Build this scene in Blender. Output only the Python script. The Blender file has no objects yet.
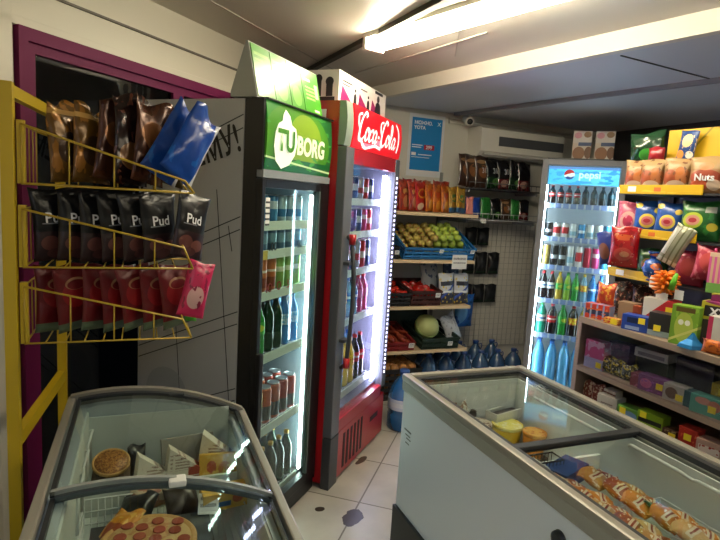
import bpy, bmesh, math, random
from mathutils import Matrix, Vector
S = bpy.context.scene
COL = S.collection
R = math.radians
PI = math.pi
rnd = random.Random(7)
ORD = ['first', 'second', 'third', 'fourth', 'fifth', 'sixth', 'seventh', 'eighth', 'ninth', 'tenth', 'eleventh', 'twelfth']

# ------------------------------------------------------------------ materials
def lin(h):
    h = h.lstrip('#')
    v = [int(h[i:i + 2], 16) / 255 for i in (0, 2, 4)]
    return tuple((c / 12.92 if c <= .04045 else ((c + .055) / 1.055) ** 2.4) for c in v) + (1.0,)

MC = {}
def mat(name, col, rough=.5, metal=0, spec=.5, emit=0, ecol=None, shapes=(), coat=0, bump=0, bscale=40, space='Generated', alpha=1):
    """procedural surface; shapes = printed marks in 0..1 box coordinates (x across, z up)"""
    if name in MC: return MC[name]
    m = bpy.data.materials.new(name); m.use_nodes = True; MC[name] = m
    nt = m.node_tree; N = nt.nodes; L = nt.links
    for n in list(N): N.remove(n)
    out = N.new('ShaderNodeOutputMaterial'); b = N.new('ShaderNodeBsdfPrincipled')
    L.new(b.outputs[0], out.inputs[0])
    b.inputs['Base Color'].default_value = lin(col); b.inputs['Roughness'].default_value = rough
    b.inputs['Metallic'].default_value = metal; b.inputs['Specular IOR Level'].default_value = spec
    b.inputs['Coat Weight'].default_value = coat
    tc = N.new('ShaderNodeTexCoord')
    if shapes:
        sx = N.new('ShaderNodeSeparateXYZ'); L.new(tc.outputs[space], sx.inputs[0])
        X, Y, Z = sx.outputs
        def mth(op, a, c=None, d=None):
            n = N.new('ShaderNodeMath'); n.operation = op
            for i, v in enumerate((a, c, d)):
                if v is None: continue
                if isinstance(v, (int, float)): n.inputs[i].default_value = v
                else: L.new(v, n.inputs[i])
            return n.outputs[0]
        cur = None
        for s in shapes:
            k = s[0]; colr = s[-1]
            if k == 'ell':
                dx = mth('DIVIDE', mth('SUBTRACT', X, s[1]), s[3]); dz = mth('DIVIDE', mth('SUBTRACT', Z, s[2]), s[4])
                f = mth('LESS_THAN', mth('ADD', mth('MULTIPLY', dx, dx), mth('MULTIPLY', dz, dz)), 1)
            elif k == 'box':
                f = mth('MULTIPLY', mth('LESS_THAN', mth('ABSOLUTE', mth('SUBTRACT', X, (s[1] + s[2]) / 2)), abs(s[2] - s[1]) / 2),
                        mth('LESS_THAN', mth('ABSOLUTE', mth('SUBTRACT', Z, (s[3] + s[4]) / 2)), abs(s[4] - s[3]) / 2))
            elif k == 'slant':      # band along x*a + z between lo and hi
                v = mth('ADD', mth('MULTIPLY', X, s[1]), Z)
                f = mth('MULTIPLY', mth('GREATER_THAN', v, s[2]), mth('LESS_THAN', v, s[3]))
            elif k == 'noise':      # blotches
                n = N.new('ShaderNodeTexNoise'); L.new(tc.outputs[space], n.inputs[0]); n.inputs['Scale'].default_value = s[1]
                n.inputs['Detail'].default_value = 2
                f = mth('GREATER_THAN', n.outputs[0], s[2])
            elif k == 'vor':
                n = N.new('ShaderNodeTexVoronoi'); L.new(tc.outputs[space], n.inputs[0]); n.inputs['Scale'].default_value = s[1]
                f = mth('LESS_THAN', n.outputs[0], s[2])
            elif k == 'lines':      # thin repeated lines on an axis
                ax = {'X': X, 'Y': Y, 'Z': Z}[s[1]]
                f = mth('LESS_THAN', mth('FRACT', mth('MULTIPLY', ax, s[2])), s[3])
            elif k == 'text':       # fine print: broken lines inside a box
                row = mth('LESS_THAN', mth('FRACT', mth('MULTIPLY', Z, s[5])), .5)
                n = N.new('ShaderNodeTexNoise'); L.new(tc.outputs[space], n.inputs[0]); n.inputs['Scale'].default_value = 60
                f = mth('MULTIPLY', row, mth('GREATER_THAN', n.outputs[0], .47))
                f = mth('MULTIPLY', f, mth('MULTIPLY', mth('LESS_THAN', mth('ABSOLUTE', mth('SUBTRACT', X, (s[1] + s[2]) / 2)), (s[2] - s[1]) / 2),
                        mth('LESS_THAN', mth('ABSOLUTE', mth('SUBTRACT', Z, (s[3] + s[4]) / 2)), (s[4] - s[3]) / 2)))
            elif k == 'grad':       # printed colour blend on an axis
                ax = {'X': X, 'Y': Y, 'Z': Z}[s[1]]
                mr = N.new('ShaderNodeMapRange'); L.new(ax, mr.inputs[0]); mr.inputs[1].default_value = s[2]; mr.inputs[2].default_value = s[3]
                f = mr.outputs[0]
            mx = N.new('ShaderNodeMix'); mx.data_type = 'RGBA'; L.new(f, mx.inputs[0])
            if cur is None: mx.inputs[6].default_value = lin(col)
            else: L.new(cur, mx.inputs[6])
            mx.inputs[7].default_value = lin(colr); cur = mx.outputs[2]
        L.new(cur, b.inputs['Base Color'])
        if emit: L.new(cur, b.inputs['Emission Color'])
    elif emit: b.inputs['Emission Color'].default_value = lin(ecol or col)
    if emit: b.inputs['Emission Strength'].default_value = emit
    if bump:
        n = N.new('ShaderNodeTexNoise'); L.new(tc.outputs['Object'], n.inputs[0]); n.inputs['Scale'].default_value = bscale; n.inputs['Detail'].default_value = 3
        bp = N.new('ShaderNodeBump'); bp.inputs['Strength'].default_value = bump; bp.inputs['Distance'].default_value = .01
        L.new(n.outputs[0], bp.inputs['Height']); L.new(bp.outputs[0], b.inputs['Normal'])
    if alpha < 1: b.inputs['Alpha'].default_value = alpha
    return m

def glass(name, tint='#ffffff', refl=.04, rough=.02):
    if name in MC: return MC[name]
    m = bpy.data.materials.new(name); m.use_nodes = True; MC[name] = m
    N = m.node_tree.nodes; L = m.node_tree.links
    for n in list(N): N.remove(n)
    out = N.new('ShaderNodeOutputMaterial'); t = N.new('ShaderNodeBsdfTransparent'); g = N.new('ShaderNodeBsdfGlossy')
    t.inputs[0].default_value = lin(tint); g.inputs['Roughness'].default_value = rough
    fr = N.new('ShaderNodeLayerWeight'); fr.inputs[0].default_value = .5
    pw5 = N.new('ShaderNodeMath'); pw5.operation = 'POWER'; L.new(fr.outputs['Facing'], pw5.inputs[0]); pw5.inputs[1].default_value = 5
    mt = N.new('ShaderNodeMath'); mt.operation = 'MULTIPLY_ADD'; L.new(pw5.outputs[0], mt.inputs[0]); mt.inputs[1].default_value = .8; mt.inputs[2].default_value = refl
    mx = N.new('ShaderNodeMixShader'); L.new(mt.outputs[0], mx.inputs[0]); L.new(t.outputs[0], mx.inputs[1]); L.new(g.outputs[0], mx.inputs[2]); L.new(mx.outputs[0], out.inputs[0])
    return m

def clear(name, col, opac=.5, rough=.12):
    """coloured see-through plastic (bottles)"""
    if name in MC: return MC[name]
    m = mat(name, col, rough, spec=.6, coat=.3)
    m.node_tree.nodes['Principled BSDF'].inputs['Alpha'].default_value = opac
    return m

def led(name, col, k):
    if name in MC: return MC[name]
    m = bpy.data.materials.new(name); m.use_nodes = True; MC[name] = m
    N = m.node_tree.nodes; L = m.node_tree.links
    for n in list(N): N.remove(n)
    out = N.new('ShaderNodeOutputMaterial'); e = N.new('ShaderNodeEmission'); e.inputs[0].default_value = lin(col); e.inputs[1].default_value = k
    L.new(e.outputs[0], out.inputs[0]); return m

# ------------------------------------------------------------------ mesh helpers
class MB:
    def __init__(s): s.b = bmesh.new(); s.smooth = False
    def box(s, x0, x1, y0, y1, z0, z1, bev=0, M=None):
        b = bmesh.new(); bmesh.ops.create_cube(b, size=1)
        for v in b.verts: v.co = Vector(((x0 + x1) / 2 + v.co.x * (x1 - x0), (y0 + y1) / 2 + v.co.y * (y1 - y0), (z0 + z1) / 2 + v.co.z * (z1 - z0)))
        if bev: bmesh.ops.bevel(b, geom=list(b.edges), offset=bev, segments=2, affect='EDGES', profile=.6)
        if M: bmesh.ops.transform(b, matrix=M, verts=b.verts)
        s.join(b); return s
    def join(s, b):
        me = bpy.data.meshes.new('t'); b.to_mesh(me); b.free(); s.b.from_mesh(me); bpy.data.meshes.remove(me)
    def tube(s, pts, r, seg=6):
        b = s.b; pts = [Vector(p) for p in pts]; rings = []
        for i, p in enumerate(pts):
            d = ((pts[min(i + 1, len(pts) - 1)] - p).normalized() + (p - pts[max(i - 1, 0)]).normalized())
            if d.length < 1e-6: d = Vector((0, 0, 1))
            d.normalize(); u = d.orthogonal().normalized() if i == 0 else (u0 - d * u0.dot(d)).normalized(); u0 = u; w = d.cross(u)
            rr = r[i] if isinstance(r, (list, tuple)) else r
            rings.append([b.verts.new(p + (u * math.cos(2 * PI * k / seg) + w * math.sin(2 * PI * k / seg)) * rr) for k in range(seg)])
        for a, c in zip(rings, rings[1:]):
            for k in range(seg): b.faces.new((a[k], a[(k + 1) % seg], c[(k + 1) % seg], c[k])).smooth = True
        b.faces.new(rings[0][::-1]); b.faces.new(rings[-1]); return s
    def lathe(s, prof, seg=16, c=(0, 0, 0), M=None, smooth=True):
        b = bmesh.new(); rings = []
        for r, z in prof: rings.append([b.verts.new((c[0] + r * math.cos(2 * PI * k / seg), c[1] + r * math.sin(2 * PI * k / seg), c[2] + z)) for k in range(seg)])
        for a, d in zip(rings, rings[1:]):
            for k in range(seg): b.faces.new((a[k], a[(k + 1) % seg], d[(k + 1) % seg], d[k])).smooth = smooth
        b.faces.new(rings[0][::-1]); b.faces.new(rings[-1])
        if M: bmesh.ops.transform(b, matrix=M, verts=b.verts)
        s.join(b); return s
    def prism(s, poly, a0, a1, axis='z'):
        """extrude polygon; axis z: poly=(x,y); axis y: poly=(x,z); axis x: poly=(y,z)"""
        f = {'z': lambda p, t: (p[0], p[1], t), 'y': lambda p, t: (p[0], t, p[1]), 'x': lambda p, t: (t, p[0], p[1])}[axis]
        A = [s.b.verts.new(f(p, a0)) for p in poly]; Bv = [s.b.verts.new(f(p, a1)) for p in poly]; n = len(poly)
        for i in range(n): s.b.faces.new((A[i], A[(i + 1) % n], Bv[(i + 1) % n], Bv[i]))
        s.b.faces.new(A[::-1]); s.b.faces.new(Bv); return s
    def frame(s, x0, x1, z0, z1, l, r, bo, t, y0, y1, bev=0):
        s.box(x0, x0 + l, y0, y1, z0, z1, bev); s.box(x1 - r, x1, y0, y1, z0, z1, bev)
        s.box(x0 + l, x1 - r, y0, y1, z0, z0 + bo, bev); s.box(x0 + l, x1 - r, y0, y1, z1 - t, z1, bev); return s
    def tray(s, x0, x1, y0, y1, z0, z1, th, fl=None):
        """open topped box"""
        fl = fl or th
        s.box(x0, x0 + th, y0, y1, z0, z1); s.box(x1 - th, x1, y0, y1, z0, z1); s.box(x0 + th, x1 - th, y0, y0 + th, z0, z1)
        s.box(x0 + th, x1 - th, y1 - th, y1, z0, z1); s.box(x0 + th, x1 - th, y0 + th, y1 - th, z0, z0 + fl); return s
    def mesh(s, name, m):
        bmesh.ops.recalc_face_normals(s.b, faces=s.b.faces)
        me = bpy.data.meshes.new(name); s.b.to_mesh(me); s.b.free(); me.materials.append(m); return me

def link(name, me, parent=None, loc=(0, 0, 0), rot=(0, 0, 0)):
    o = bpy.data.objects.new(name, me); COL.objects.link(o); o.location = loc; o.rotation_euler = rot
    if parent: o.parent = parent
    return o
def part(name, mb, m, parent, loc=(0, 0, 0), rot=(0, 0, 0), label=None):
    o = link(name, mb.mesh(name, m), parent, loc, rot)
    if label: o['label'] = label
    return o
def tag(o, label, cat, group=None):
    o['label'] = label; o['category'] = cat
    if group: o['group'] = group
    return o
def thing(name, label, cat, loc=(0, 0, 0), rz=0, group=None):
    o = link(name, None, None, loc, (0, 0, rz)); return tag(o, label, cat, group)
def struct(name, mb, m):
    o = link(name, mb.mesh(name, m)); o['kind'] = 'structure'; return o

def text_part(name, s, size, m, parent, loc=(0, 0, 0), align='CENTER', bold=0, sx=1, shear=0, surf=None, rot=(0, 0, 0)):
    """lettering standing in the local xz plane, facing -y; surf(x,z) gives the y it lies on"""
    cu = bpy.data.curves.new(name, 'FONT'); cu.body = s; cu.size = size; cu.align_x = align; cu.align_y = 'CENTER'; cu.offset = bold; cu.shear = shear; cu.resolution_u = 4
    if surf is None: cu.extrude = .0006
    t = bpy.data.objects.new(name, cu); COL.objects.link(t)
    dg = bpy.context.evaluated_depsgraph_get(); me = bpy.data.meshes.new_from_object(t.evaluated_get(dg))
    bpy.data.objects.remove(t); bpy.data.curves.remove(cu)
    for v in me.vertices:
        x, y, z = v.co
        x *= sx
        v.co = (x, -z, y)
        if surf: v.co.y = surf(x + loc[0], y + loc[2]) - .0012 - loc[1]
    me.materials.clear(); me.materials.append(m); me.name = name
    return link(name, me, parent, loc, rot)

def stroke(mb, pts, w, steps=8, ang=35):
    """pen stroke: smooth line through (x,z[,k]) with width varying by direction"""
    P = [Vector((p[0], p[1])) for p in pts]; K = [(p[2] if len(p) > 2 else 1) for p in pts]; sm = []
    for i in range(len(P) - 1):
        p0 = P[max(i - 1, 0)]; p1 = P[i]; p2 = P[i + 1]; p3 = P[min(i + 2, len(P) - 1)]
        for k in range(steps + (i == len(P) - 2)):
            t = k / steps
            q = .5 * ((2 * p1) + (p2 - p0) * t + (2 * p0 - 5 * p1 + 4 * p2 - p3) * t * t + (3 * p1 - p0 - 3 * p2 + p3) * t ** 3)
            sm.append((q, K[i] * (1 - t) + K[i + 1] * t))
    prev = None
    for i, (q, k) in enumerate(sm):
        d = (sm[min(i + 1, len(sm) - 1)][0] - sm[max(i - 1, 0)][0]); a = math.atan2(d.y, d.x)
        ww = w * k * (.35 + .65 * abs(math.sin(a - R(ang)))) / 2
        n = Vector((-math.sin(a), math.cos(a))) * ww
        A = mb.b.verts.new((q.x + n.x, 0, q.y + n.y)); Bq = mb.b.verts.new((q.x - n.x, 0, q.y - n.y))
        if prev: mb.b.faces.new((prev[0], prev[1], Bq, A))
        prev = (A, Bq)

# ------------------------------------------------------------------ goods
MESH = {}
def cached(key, fn):
    if key not in MESH: MESH[key] = fn()
    return MESH[key]

def pouch_t(u, v, d):
    vv = min(max((v - .06) / .88, 0), 1)
    return .0008 + d / 2 * max(0, 1 - abs(2 * u - 1) ** 2.6) ** .6 * max(0, math.sin(PI * vv)) ** .55
def pouch_mesh(w, h, d, m, seed=0, wr=1):
    r = random.Random(seed); ph = [(r.uniform(3, 9), r.uniform(-7, 7), r.uniform(0, 6.3)) for _ in range(5)]
    b = bmesh.new(); nu, nv = 12, 16; G = {}
    for side in (-1, 1):
        for i in range(nu + 1):
            for j in range(nv + 1):
                u, v = i / nu, j / nv; t = pouch_t(u, v, d)
                wv = sum(math.sin(a * u * 2 + c * v * 2 + p + side) for a, c, p in ph) / 5
                t2 = max(.0008, t * (1 + .28 * wr * wv)); x = (u - .5) * w * (1 - .09 * math.sin(PI * v) ** .6)
                bend = wr * .012 * math.sin(5 * u + ph[0][2]) * max(0, (v - .75)) * 3
                z = v * h + (.006 * wr * math.sin(7 * u + ph[1][2]) if v > .9 else 0)
                G[side, i, j] = b.verts.new((x, side * t2 + bend, z))
    for side in (-1, 1):
        for i in range(nu):
            for j in range(nv):
                b.faces.new((G[side, i, j], G[side, i + 1, j], G[side, i + 1, j + 1], G[side, i, j + 1])).smooth = True
    for j in range(nv):
        for i in (0, nu): b.faces.new((G[-1, i, j], G[1, i, j], G[1, i, j + 1], G[-1, i, j + 1]))
    for i in range(nu):
        for j in (0, nv): b.faces.new((G[-1, i, j], G[1, i, j], G[1, i + 1, j], G[-1, i + 1, j]))
    bmesh.ops.recalc_face_normals(b, faces=b.faces)
    me = bpy.data.meshes.new('bag'); b.to_mesh(me); b.free(); me.materials.append(m); return me
def seal_mesh(w, h, m):
    mb = MB(); n = 14; up = []
    for i in range(n + 1): up.append((-w / 2 + w * i / n, h * 1.004 + (.003 if i % 2 else 0)))
    mb.prism([(-w / 2, h * .955), (w / 2, h * .955)] + up[::-1], -.0024, .0024, 'y')
    return mb.mesh('seal', m)
def crumple(m):
    N = m.node_tree.nodes; L = m.node_tree.links; b = N['Principled BSDF']
    if b.inputs['Normal'].is_linked: return
    tc = N.new('ShaderNodeTexCoord'); n = N.new('ShaderNodeTexVoronoi'); n.feature = 'SMOOTH_F1'; n.inputs['Scale'].default_value = 20; n.inputs['Randomness'].default_value = 1
    n2 = N.new('ShaderNodeTexNoise'); n2.inputs['Scale'].default_value = 14; n2.inputs['Detail'].default_value = 2
    vm = N.new('ShaderNodeVectorMath'); vm.operation = 'MULTIPLY_ADD'; L.new(n2.outputs['Color'], vm.inputs[0]); vm.inputs[1].default_value = (.05, .05, .05)
    L.new(tc.outputs['Object'], n2.inputs[0]); L.new(tc.outputs['Object'], vm.inputs[2]); L.new(vm.outputs[0], n.inputs['Vector'])
    bp = N.new('ShaderNodeBump'); bp.inputs['Strength'].default_value = .55; bp.inputs['Distance'].default_value = .012
    L.new(n.outputs['Distance'], bp.inputs['Height']); L.new(bp.outputs[0], b.inputs['Normal'])
    if b.inputs['Coat Weight'].default_value > 0: L.new(bp.outputs[0], b.inputs['Coat Normal'])
def bag(name, label, cat, loc, w, h, d, m, seal, rot=(0, 0, 0), seed=0, group=None, text=None, wr=1, flatseal=True):
    """filled foil bag standing on its lower edge; text = (string, size, x, z, material[, bold])"""
    o = link(name, cached(('bag', w, h, d, m.name, seed, wr), lambda: pouch_mesh(w, h, d, m, seed, wr)), None, loc, rot)
    Re = o.rotation_euler.to_matrix(); zmin = min((Re @ v.co).z for v in o.data.vertices); o.location.z += -zmin + .0008
    tag(o, label, cat, group); crumple(m)
    if seal and flatseal and wr <= .4: link('seal', cached(('seal', w, h, seal.name), lambda: seal_mesh(w * .99, h, seal)), o)
    for t in (text or ()):
        sf = lambda x, z: -pouch_t(min(max(x / w + .5, 0), 1), min(max(z / h, 0), 1), d) * (1 + .2 * wr)
        text_part('lettering', t[0], t[1], t[4], o, (t[2], 0, t[3]), bold=t[5] if len(t) > 5 else 0, surf=sf)
    return o

def bottle_prof(h, r):
    return [(r * .8, 0), (r * .98, .02 * h), (r, .08 * h), (r, .30 * h), (r * .93, .34 * h), (r, .40 * h), (r, .62 * h), (r * .9, .70 * h), (r * .6, .80 * h), (r * .36, .88 * h), (r * .34, .945 * h), (r * .30, .95 * h)]
def bottle(label, loc, h, r, m, cap, lab=None, group=None, name='soda_bottle', cat='bottle', seg=14, rot=(0, 0, 0)):
    o = link(name, cached(('bo', h, r, m.name), lambda: MB().lathe(bottle_prof(h, r), seg).mesh('bottle', m)), None, loc, rot)
    tag(o, label, cat, group)
    link('cap', cached(('cap', h, r, cap.name), lambda: MB().lathe([(r * .4, .93 * h), (r * .42, .935 * h), (r * .42, .99 * h), (r * .38, h)], 12).mesh('cap', cap)), o)
    if lab: link('label_band', cached(('lb', h, r, lab.name), lambda: MB().lathe([(r * 1.015, .40 * h), (r * 1.02, .41 * h), (r * 1.02, .61 * h), (r * 1.015, .62 * h)], seg).mesh('label', lab)), o)
    return o
def can(label, loc, h, r, m, group=None, rot=(0, 0, 0), name='drink_can'):
    alu = mat('can aluminium', '#c9ccd2', .3, .9)
    o = link(name, cached(('can', h, r, m.name), lambda: MB().lathe([(r * .8, 0), (r, .06 * h), (r, .90 * h), (r * .86, .965 * h)], 14).mesh('can', m)), None, loc, rot)
    tag(o, label, 'can', group)
    link('lid', cached(('lid', h, r), lambda: MB().lathe([(r * .88, .965 * h), (r * .88, h), (r * .8, h), (r * .78, .985 * h)], 14).mesh('lid', alu)), o)
    return o
def carton(name, label, cat, loc, w, d, h, m, rz=0, group=None, lid=None, tagm=None, tagpos=None, bev=.002, rx=0):
    """printed cardboard box, front towards -y; optional tuck flap and shelf price sticker"""
    o = link(name, MB().box(-w / 2, w / 2, -d / 2, d / 2, 0, h, bev).mesh(name, m), None, loc, (rx, 0, rz)); tag(o, label, cat, group)
    if lid: part('flap', MB().prism([(-w / 2, h), (w / 2, h), (w * .42, h + .25 * h), (-w * .42, h + .25 * h)], d / 2 - .003, d / 2, 'y'), lid, o)
    if tagm:
        tx, tz = tagpos or (w * .25, h * .3)
        part('price_sticker', MB().box(tx - .012, tx + .012, -d / 2 - .0015, -d / 2 - .0002, tz - .011, tz + .011), tagm, o)
    return o
# ================================================================== camera (eye height 1.5 m, looking down 7.5 degrees)
cam = bpy.data.cameras.new('camera'); cam.sensor_width = 36; cam.lens = 545 / 720 * 36; cam.clip_start = .02
co = bpy.data.objects.new('camera', cam); COL.objects.link(co); S.camera = co
up = Vector((250, 4130, 545)).normalized(); fw = Vector((0, 0, -1)); yy = (fw - up * fw.dot(up)).normalized(); xx = yy.cross(up)
Wm = Matrix((xx, yy, up)); Mz = Matrix.Rotation(R(-22), 3, 'Z')
co.matrix_world = Matrix.Translation((0, 0, 1.5)) @ (Mz @ Wm).to_4x4()
S.view_settings.view_transform = 'Standard'; S.view_settings.look = 'None'; S.view_settings.gamma = 1; S.view_settings.exposure = .3
w = bpy.data.worlds.new('night'); S.world = w; w.use_nodes = True
w.node_tree.nodes['Background'].inputs[0].default_value = (.004, .004, .005, 1); w.node_tree.nodes['Background'].inputs[1].default_value = 1
S.cycles.max_bounces = 8; S.cycles.transparent_max_bounces = 24; S.cycles.sample_clamp_indirect = 6; S.cycles.caustics_reflective = False

CEIL = 2.31
# ------------------------------------------------------------------ floor
def floor_mat():
    m = mat('floor tiles', '#aaa69b', .35, bump=.03, bscale=6)
    N = m.node_tree.nodes; L = m.node_tree.links; b = N['Principled BSDF']
    tc = N.new('ShaderNodeTexCoord'); mp = N.new('ShaderNodeMapping'); mp.vector_type = 'TEXTURE'
    mp.inputs['Location'].default_value = (1.284, 2.677, 0); mp.inputs['Rotation'].default_value = (0, 0, R(52))
    L.new(tc.outputs['Object'], mp.inputs[0])
    br = N.new('ShaderNodeTexBrick'); br.offset = 0; L.new(mp.outputs[0], br.inputs[0])
    br.inputs['Color1'].default_value = lin('#b7b2a6'); br.inputs['Color2'].default_value = lin('#aca79a'); br.inputs['Mortar'].default_value = lin('#6d675c')
    br.inputs['Scale'].default_value = 1; br.inputs['Mortar Size'].default_value = .004; br.inputs['Brick Width'].default_value = .44; br.inputs['Row Height'].default_value = .44; br.inputs['Mortar Smooth'].default_value = 0
    no = N.new('ShaderNodeTexNoise'); no.inputs['Scale'].default_value = 5; no.inputs['Detail'].default_value = 6; L.new(tc.outputs['Object'], no.inputs[0])
    cr = N.new('ShaderNodeMapRange'); L.new(no.outputs[0], cr.inputs[0]); cr.inputs[1].default_value = .3; cr.inputs[2].default_value = .7; cr.inputs[3].default_value = .82; cr.inputs[4].default_value = 1.06
    mx = N.new('ShaderNodeMix'); mx.data_type = 'RGBA'; mx.blend_type = 'MULTIPLY'; mx.inputs[0].default_value = 1
    L.new(br.outputs[0], mx.inputs[6]); L.new(cr.outputs[0], mx.inputs[7]); cur = mx.outputs[2]
    # worn and stained places with outlines of their own
    n2 = N.new('ShaderNodeTexNoise'); n2.inputs['Scale'].default_value = 16; n2.inputs['Detail'].default_value = 3; L.new(tc.outputs['Object'], n2.inputs[0])
    for (sx, sy, rx, ry, a) in ((.935, 2.215, .075, .042, 48), (.805, 2.328, .024, .021, 0), (1.19, 2.74, .06, .02, 40)):
        m2 = N.new('ShaderNodeMapping'); m2.vector_type = 'TEXTURE'; m2.inputs['Location'].default_value = (sx, sy, 0); m2.inputs['Rotation'].default_value = (0, 0, R(a)); m2.inputs['Scale'].default_value = (rx, ry, 1)
        L.new(tc.outputs['Object'], m2.inputs[0]); ln = N.new('ShaderNodeVectorMath'); ln.operation = 'LENGTH'; L.new(m2.outputs[0], ln.inputs[0])
        ad = N.new('ShaderNodeMath'); ad.operation = 'ADD'; L.new(ln.outputs['Value'], ad.inputs[0]); L.new(n2.outputs[0], ad.inputs[1])
        lt = N.new('ShaderNodeMath'); lt.operation = 'LESS_THAN'; L.new(ad.outputs[0], lt.inputs[0]); lt.inputs[1].default_value = 1.5
        m3 = N.new('ShaderNodeMix'); m3.data_type = 'RGBA'; L.new(lt.outputs[0], m3.inputs[0]); L.new(cur, m3.inputs[6]); m3.inputs[7].default_value = lin('#372d22'); cur = m3.outputs[2]
    L.new(cur, b.inputs['Base Color']); return m
struct('floor', MB().box(-.6, 4.1, -1.6, 4.2, -.08, 0), floor_mat())

pan = mat('white wall panel', '#d8d4c4', .45, bump=.02, bscale=8)
wallb = mat('pale back wall', '#d2cfc4', .5)
dark = mat('dark wall', '#4a4a4c', .6)
ceilm = mat('ceiling panel', '#c4bfb3', .4, bump=.03, bscale=4)
struct('ceiling', MB().box(-.6, 4.1, -1.6, 4.2, CEIL, CEIL + .05), ceilm)
struct('wall_left', MB().box(-.55, -.47, -1.6, 2.26, 0, CEIL), pan)
struct('wall_back', MB().box(1.30, 4.05, 4.03, 4.11, 0, CEIL), wallb)
struct('wall_right', MB().box(3.98, 4.06, -1.6, 4.11, 0, CEIL), dark)
struct('wall_front', MB().box(-.55, 4.05, -1.6, -1.52, 0, CEIL), pan)
# slanted window wall: local x along the wall from its left end, front towards -y
WO = (-.49, 2.214); WR = R(45)
def wall_local(name, mb, m):
    o = struct(name, mb, m); o.location = (WO[0], WO[1], 0); o.rotation_euler = (0, 0, WR); return o
mbw = MB(); mbw.box(0, 2.62, 0, .07, 2.02, CEIL); mbw.box(0, .10, 0, .07, .06, 2.02); mbw.box(2.2, 2.62, 0, .07, .06, 2.02); mbw.box(0, 2.62, 0, .07, 0, .06)
wall_local('wall_window', mbw, pan)
wall_local('trim_1', MB().box(0, 2.6, -.012, 0, 2.155, 2.163), mat('panel joint', '#6a665c', .6))
wall_local('trim_2', MB().box(.0, 2.6, -.02, 0, 2.02, 2.05, .003), pan)
wall_local('trim_3', MB().box(.0, .085, -.02, 0, .0, CEIL, .003), pan)
pur = mat('purple window paint', '#6a1248', .6, spec=.25)
wf = MB(); wf.frame(.10, 2.2, .06, 2.02, .035, .06, .06, .045, -.030, .05); wf.frame(.135, .90, .12, 1.975, .035, .035, .045, .035, -.015, .03); wf.frame(.90, 2.14, .12, 1.975, .035, .045, .045, .035, -.015, .03)
win = wall_local('window_1', wf, pur)
g = part('pane', MB().box(.17, .865, .0, .006, .165, 1.94), glass('window pane', '#9aa4a6', .08), win)
g = part('pane', MB().box(.935, 2.095, .0, .006, .165, 1.94), glass('window pane', '#9aa4a6', .08), win)
# ------------------------------------------------------------------ lowered ceiling and its fascia beam
A = Vector((1.507, 4.03)); d = Vector((.217, -.976)); Bp = A + d * 5.65; n = Vector((.976, .217))
struct('ceiling_lowered', MB().prism([tuple(A + n * .04), (4.0, 4.03), (4.0, -1.55), tuple(Bp + n * .04)], 2.235, CEIL - .001), mat('lowered ceiling panel', '#cdd1d6', .45))
struct('trim_4', MB().prism([tuple(A), tuple(A + n * .045), tuple(Bp + n * .045), tuple(Bp)], 2.222, CEIL - .0005), mat('fascia', '#dcd8cb', .4))
sm = mat('seam', '#4c4a46', .6)
def strip(name, p, q, wd, z0, z1, m):
    p, q = Vector(p), Vector(q); t = (q - p).normalized(); k = Vector((-t.y, t.x)) * wd / 2
    return struct(name, MB().prism([tuple(p + k), tuple(q + k), tuple(q - k), tuple(p - k)], z0, z1), m)
strip('trim_5', (2.074, 2.042), (2.85, 2.12), .008, 2.231, 2.2355, sm)
strip('trim_6', (2.36, 3.98), (3.2, .3), .03, 2.210, 2.2355, mat('grey rail', '#8b8d92', .4))
strip('trim_7', (.99, 3.60), (1.215, .4), .035, 2.285, 2.3105, mat('dark batten', '#37332c', .6))
strip('trim_8', (.265, 2.576), (1.4, 3.75), .006, 2.307, 2.3105, mat('ceiling joint', '#aaa59a', .5))  # thin joints between ceiling panels
strip('trim_9', (1.6, 2.75), (.75, 1.2), .006, 2.307, 2.3105, mat('ceiling joint', '#aaa59a', .5))
strip('trim_10', (1.25, 3.68), (1.50, 2.30), .01, 2.304, 2.3105, mat('ceiling joint', '#aaa59a', .5))
struct('trim_11', MB().box(2.33, 3.98, 4.0, 4.03, 2.15, 2.175, .003), wallb)
struct('trim_12', MB().box(2.33, 3.98, 4.005, 4.03, 2.185, 2.205, .003), wallb)

# ------------------------------------------------------------------ the ceiling lamp, then two added fill lamps out of view
whm = mat('white lamp housing', '#e8e6de', .4)
TUBE = led('lamp tube glow', '#fff1d2', 62)
def strip_lamp(label, loc, rz, L_, TUBE):
    lt = thing('ceiling_lamp', label, 'lamp', loc, rz)
    part('housing', MB().box(0, L_, -.06, .06, -.022, -.0005, .004), whm, lt)
    part('end_cap', MB().box(-.012, .012, -.062, .062, -.075, -.0005, .004), whm, lt)
    part('end_cap', MB().box(L_ - .012, L_ + .012, -.062, .062, -.075, -.0005, .004), whm, lt)
    for y in (-.033, .033): part('tube', MB().tube([(.012, y, -.05), (L_ - .012, y, -.05)], .019, 12), TUBE, lt)
strip_lamp('long glowing fluorescent strip lamp fixed to the ceiling', (1.075, 2.66, 2.31), R(-74), 1.2, TUBE)
strip_lamp('added fluorescent fill lamp out of view, in line with the first', (1.45, 1.26, 2.31), R(-75), 1.2, led('added lamp tube glow', '#fff1d2', 34))  # added strip lamp, unseen, brightens the dim back of the shop
pl_ = thing('ceiling_lamp', 'added square cool white fill panel on the ceiling, out of view', 'lamp', (.1, -.85, 2.31))  # added cool panel, unseen, lifts the dark freezer fronts
part('frame', MB().box(-.3, .3, -.3, .3, -.03, -.0005, .004), whm, pl_)
part('diffuser', MB().box(-.28, .28, -.28, .28, -.034, -.0305), led('added panel glow', '#dfe9ff', 9), pl_)
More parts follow.
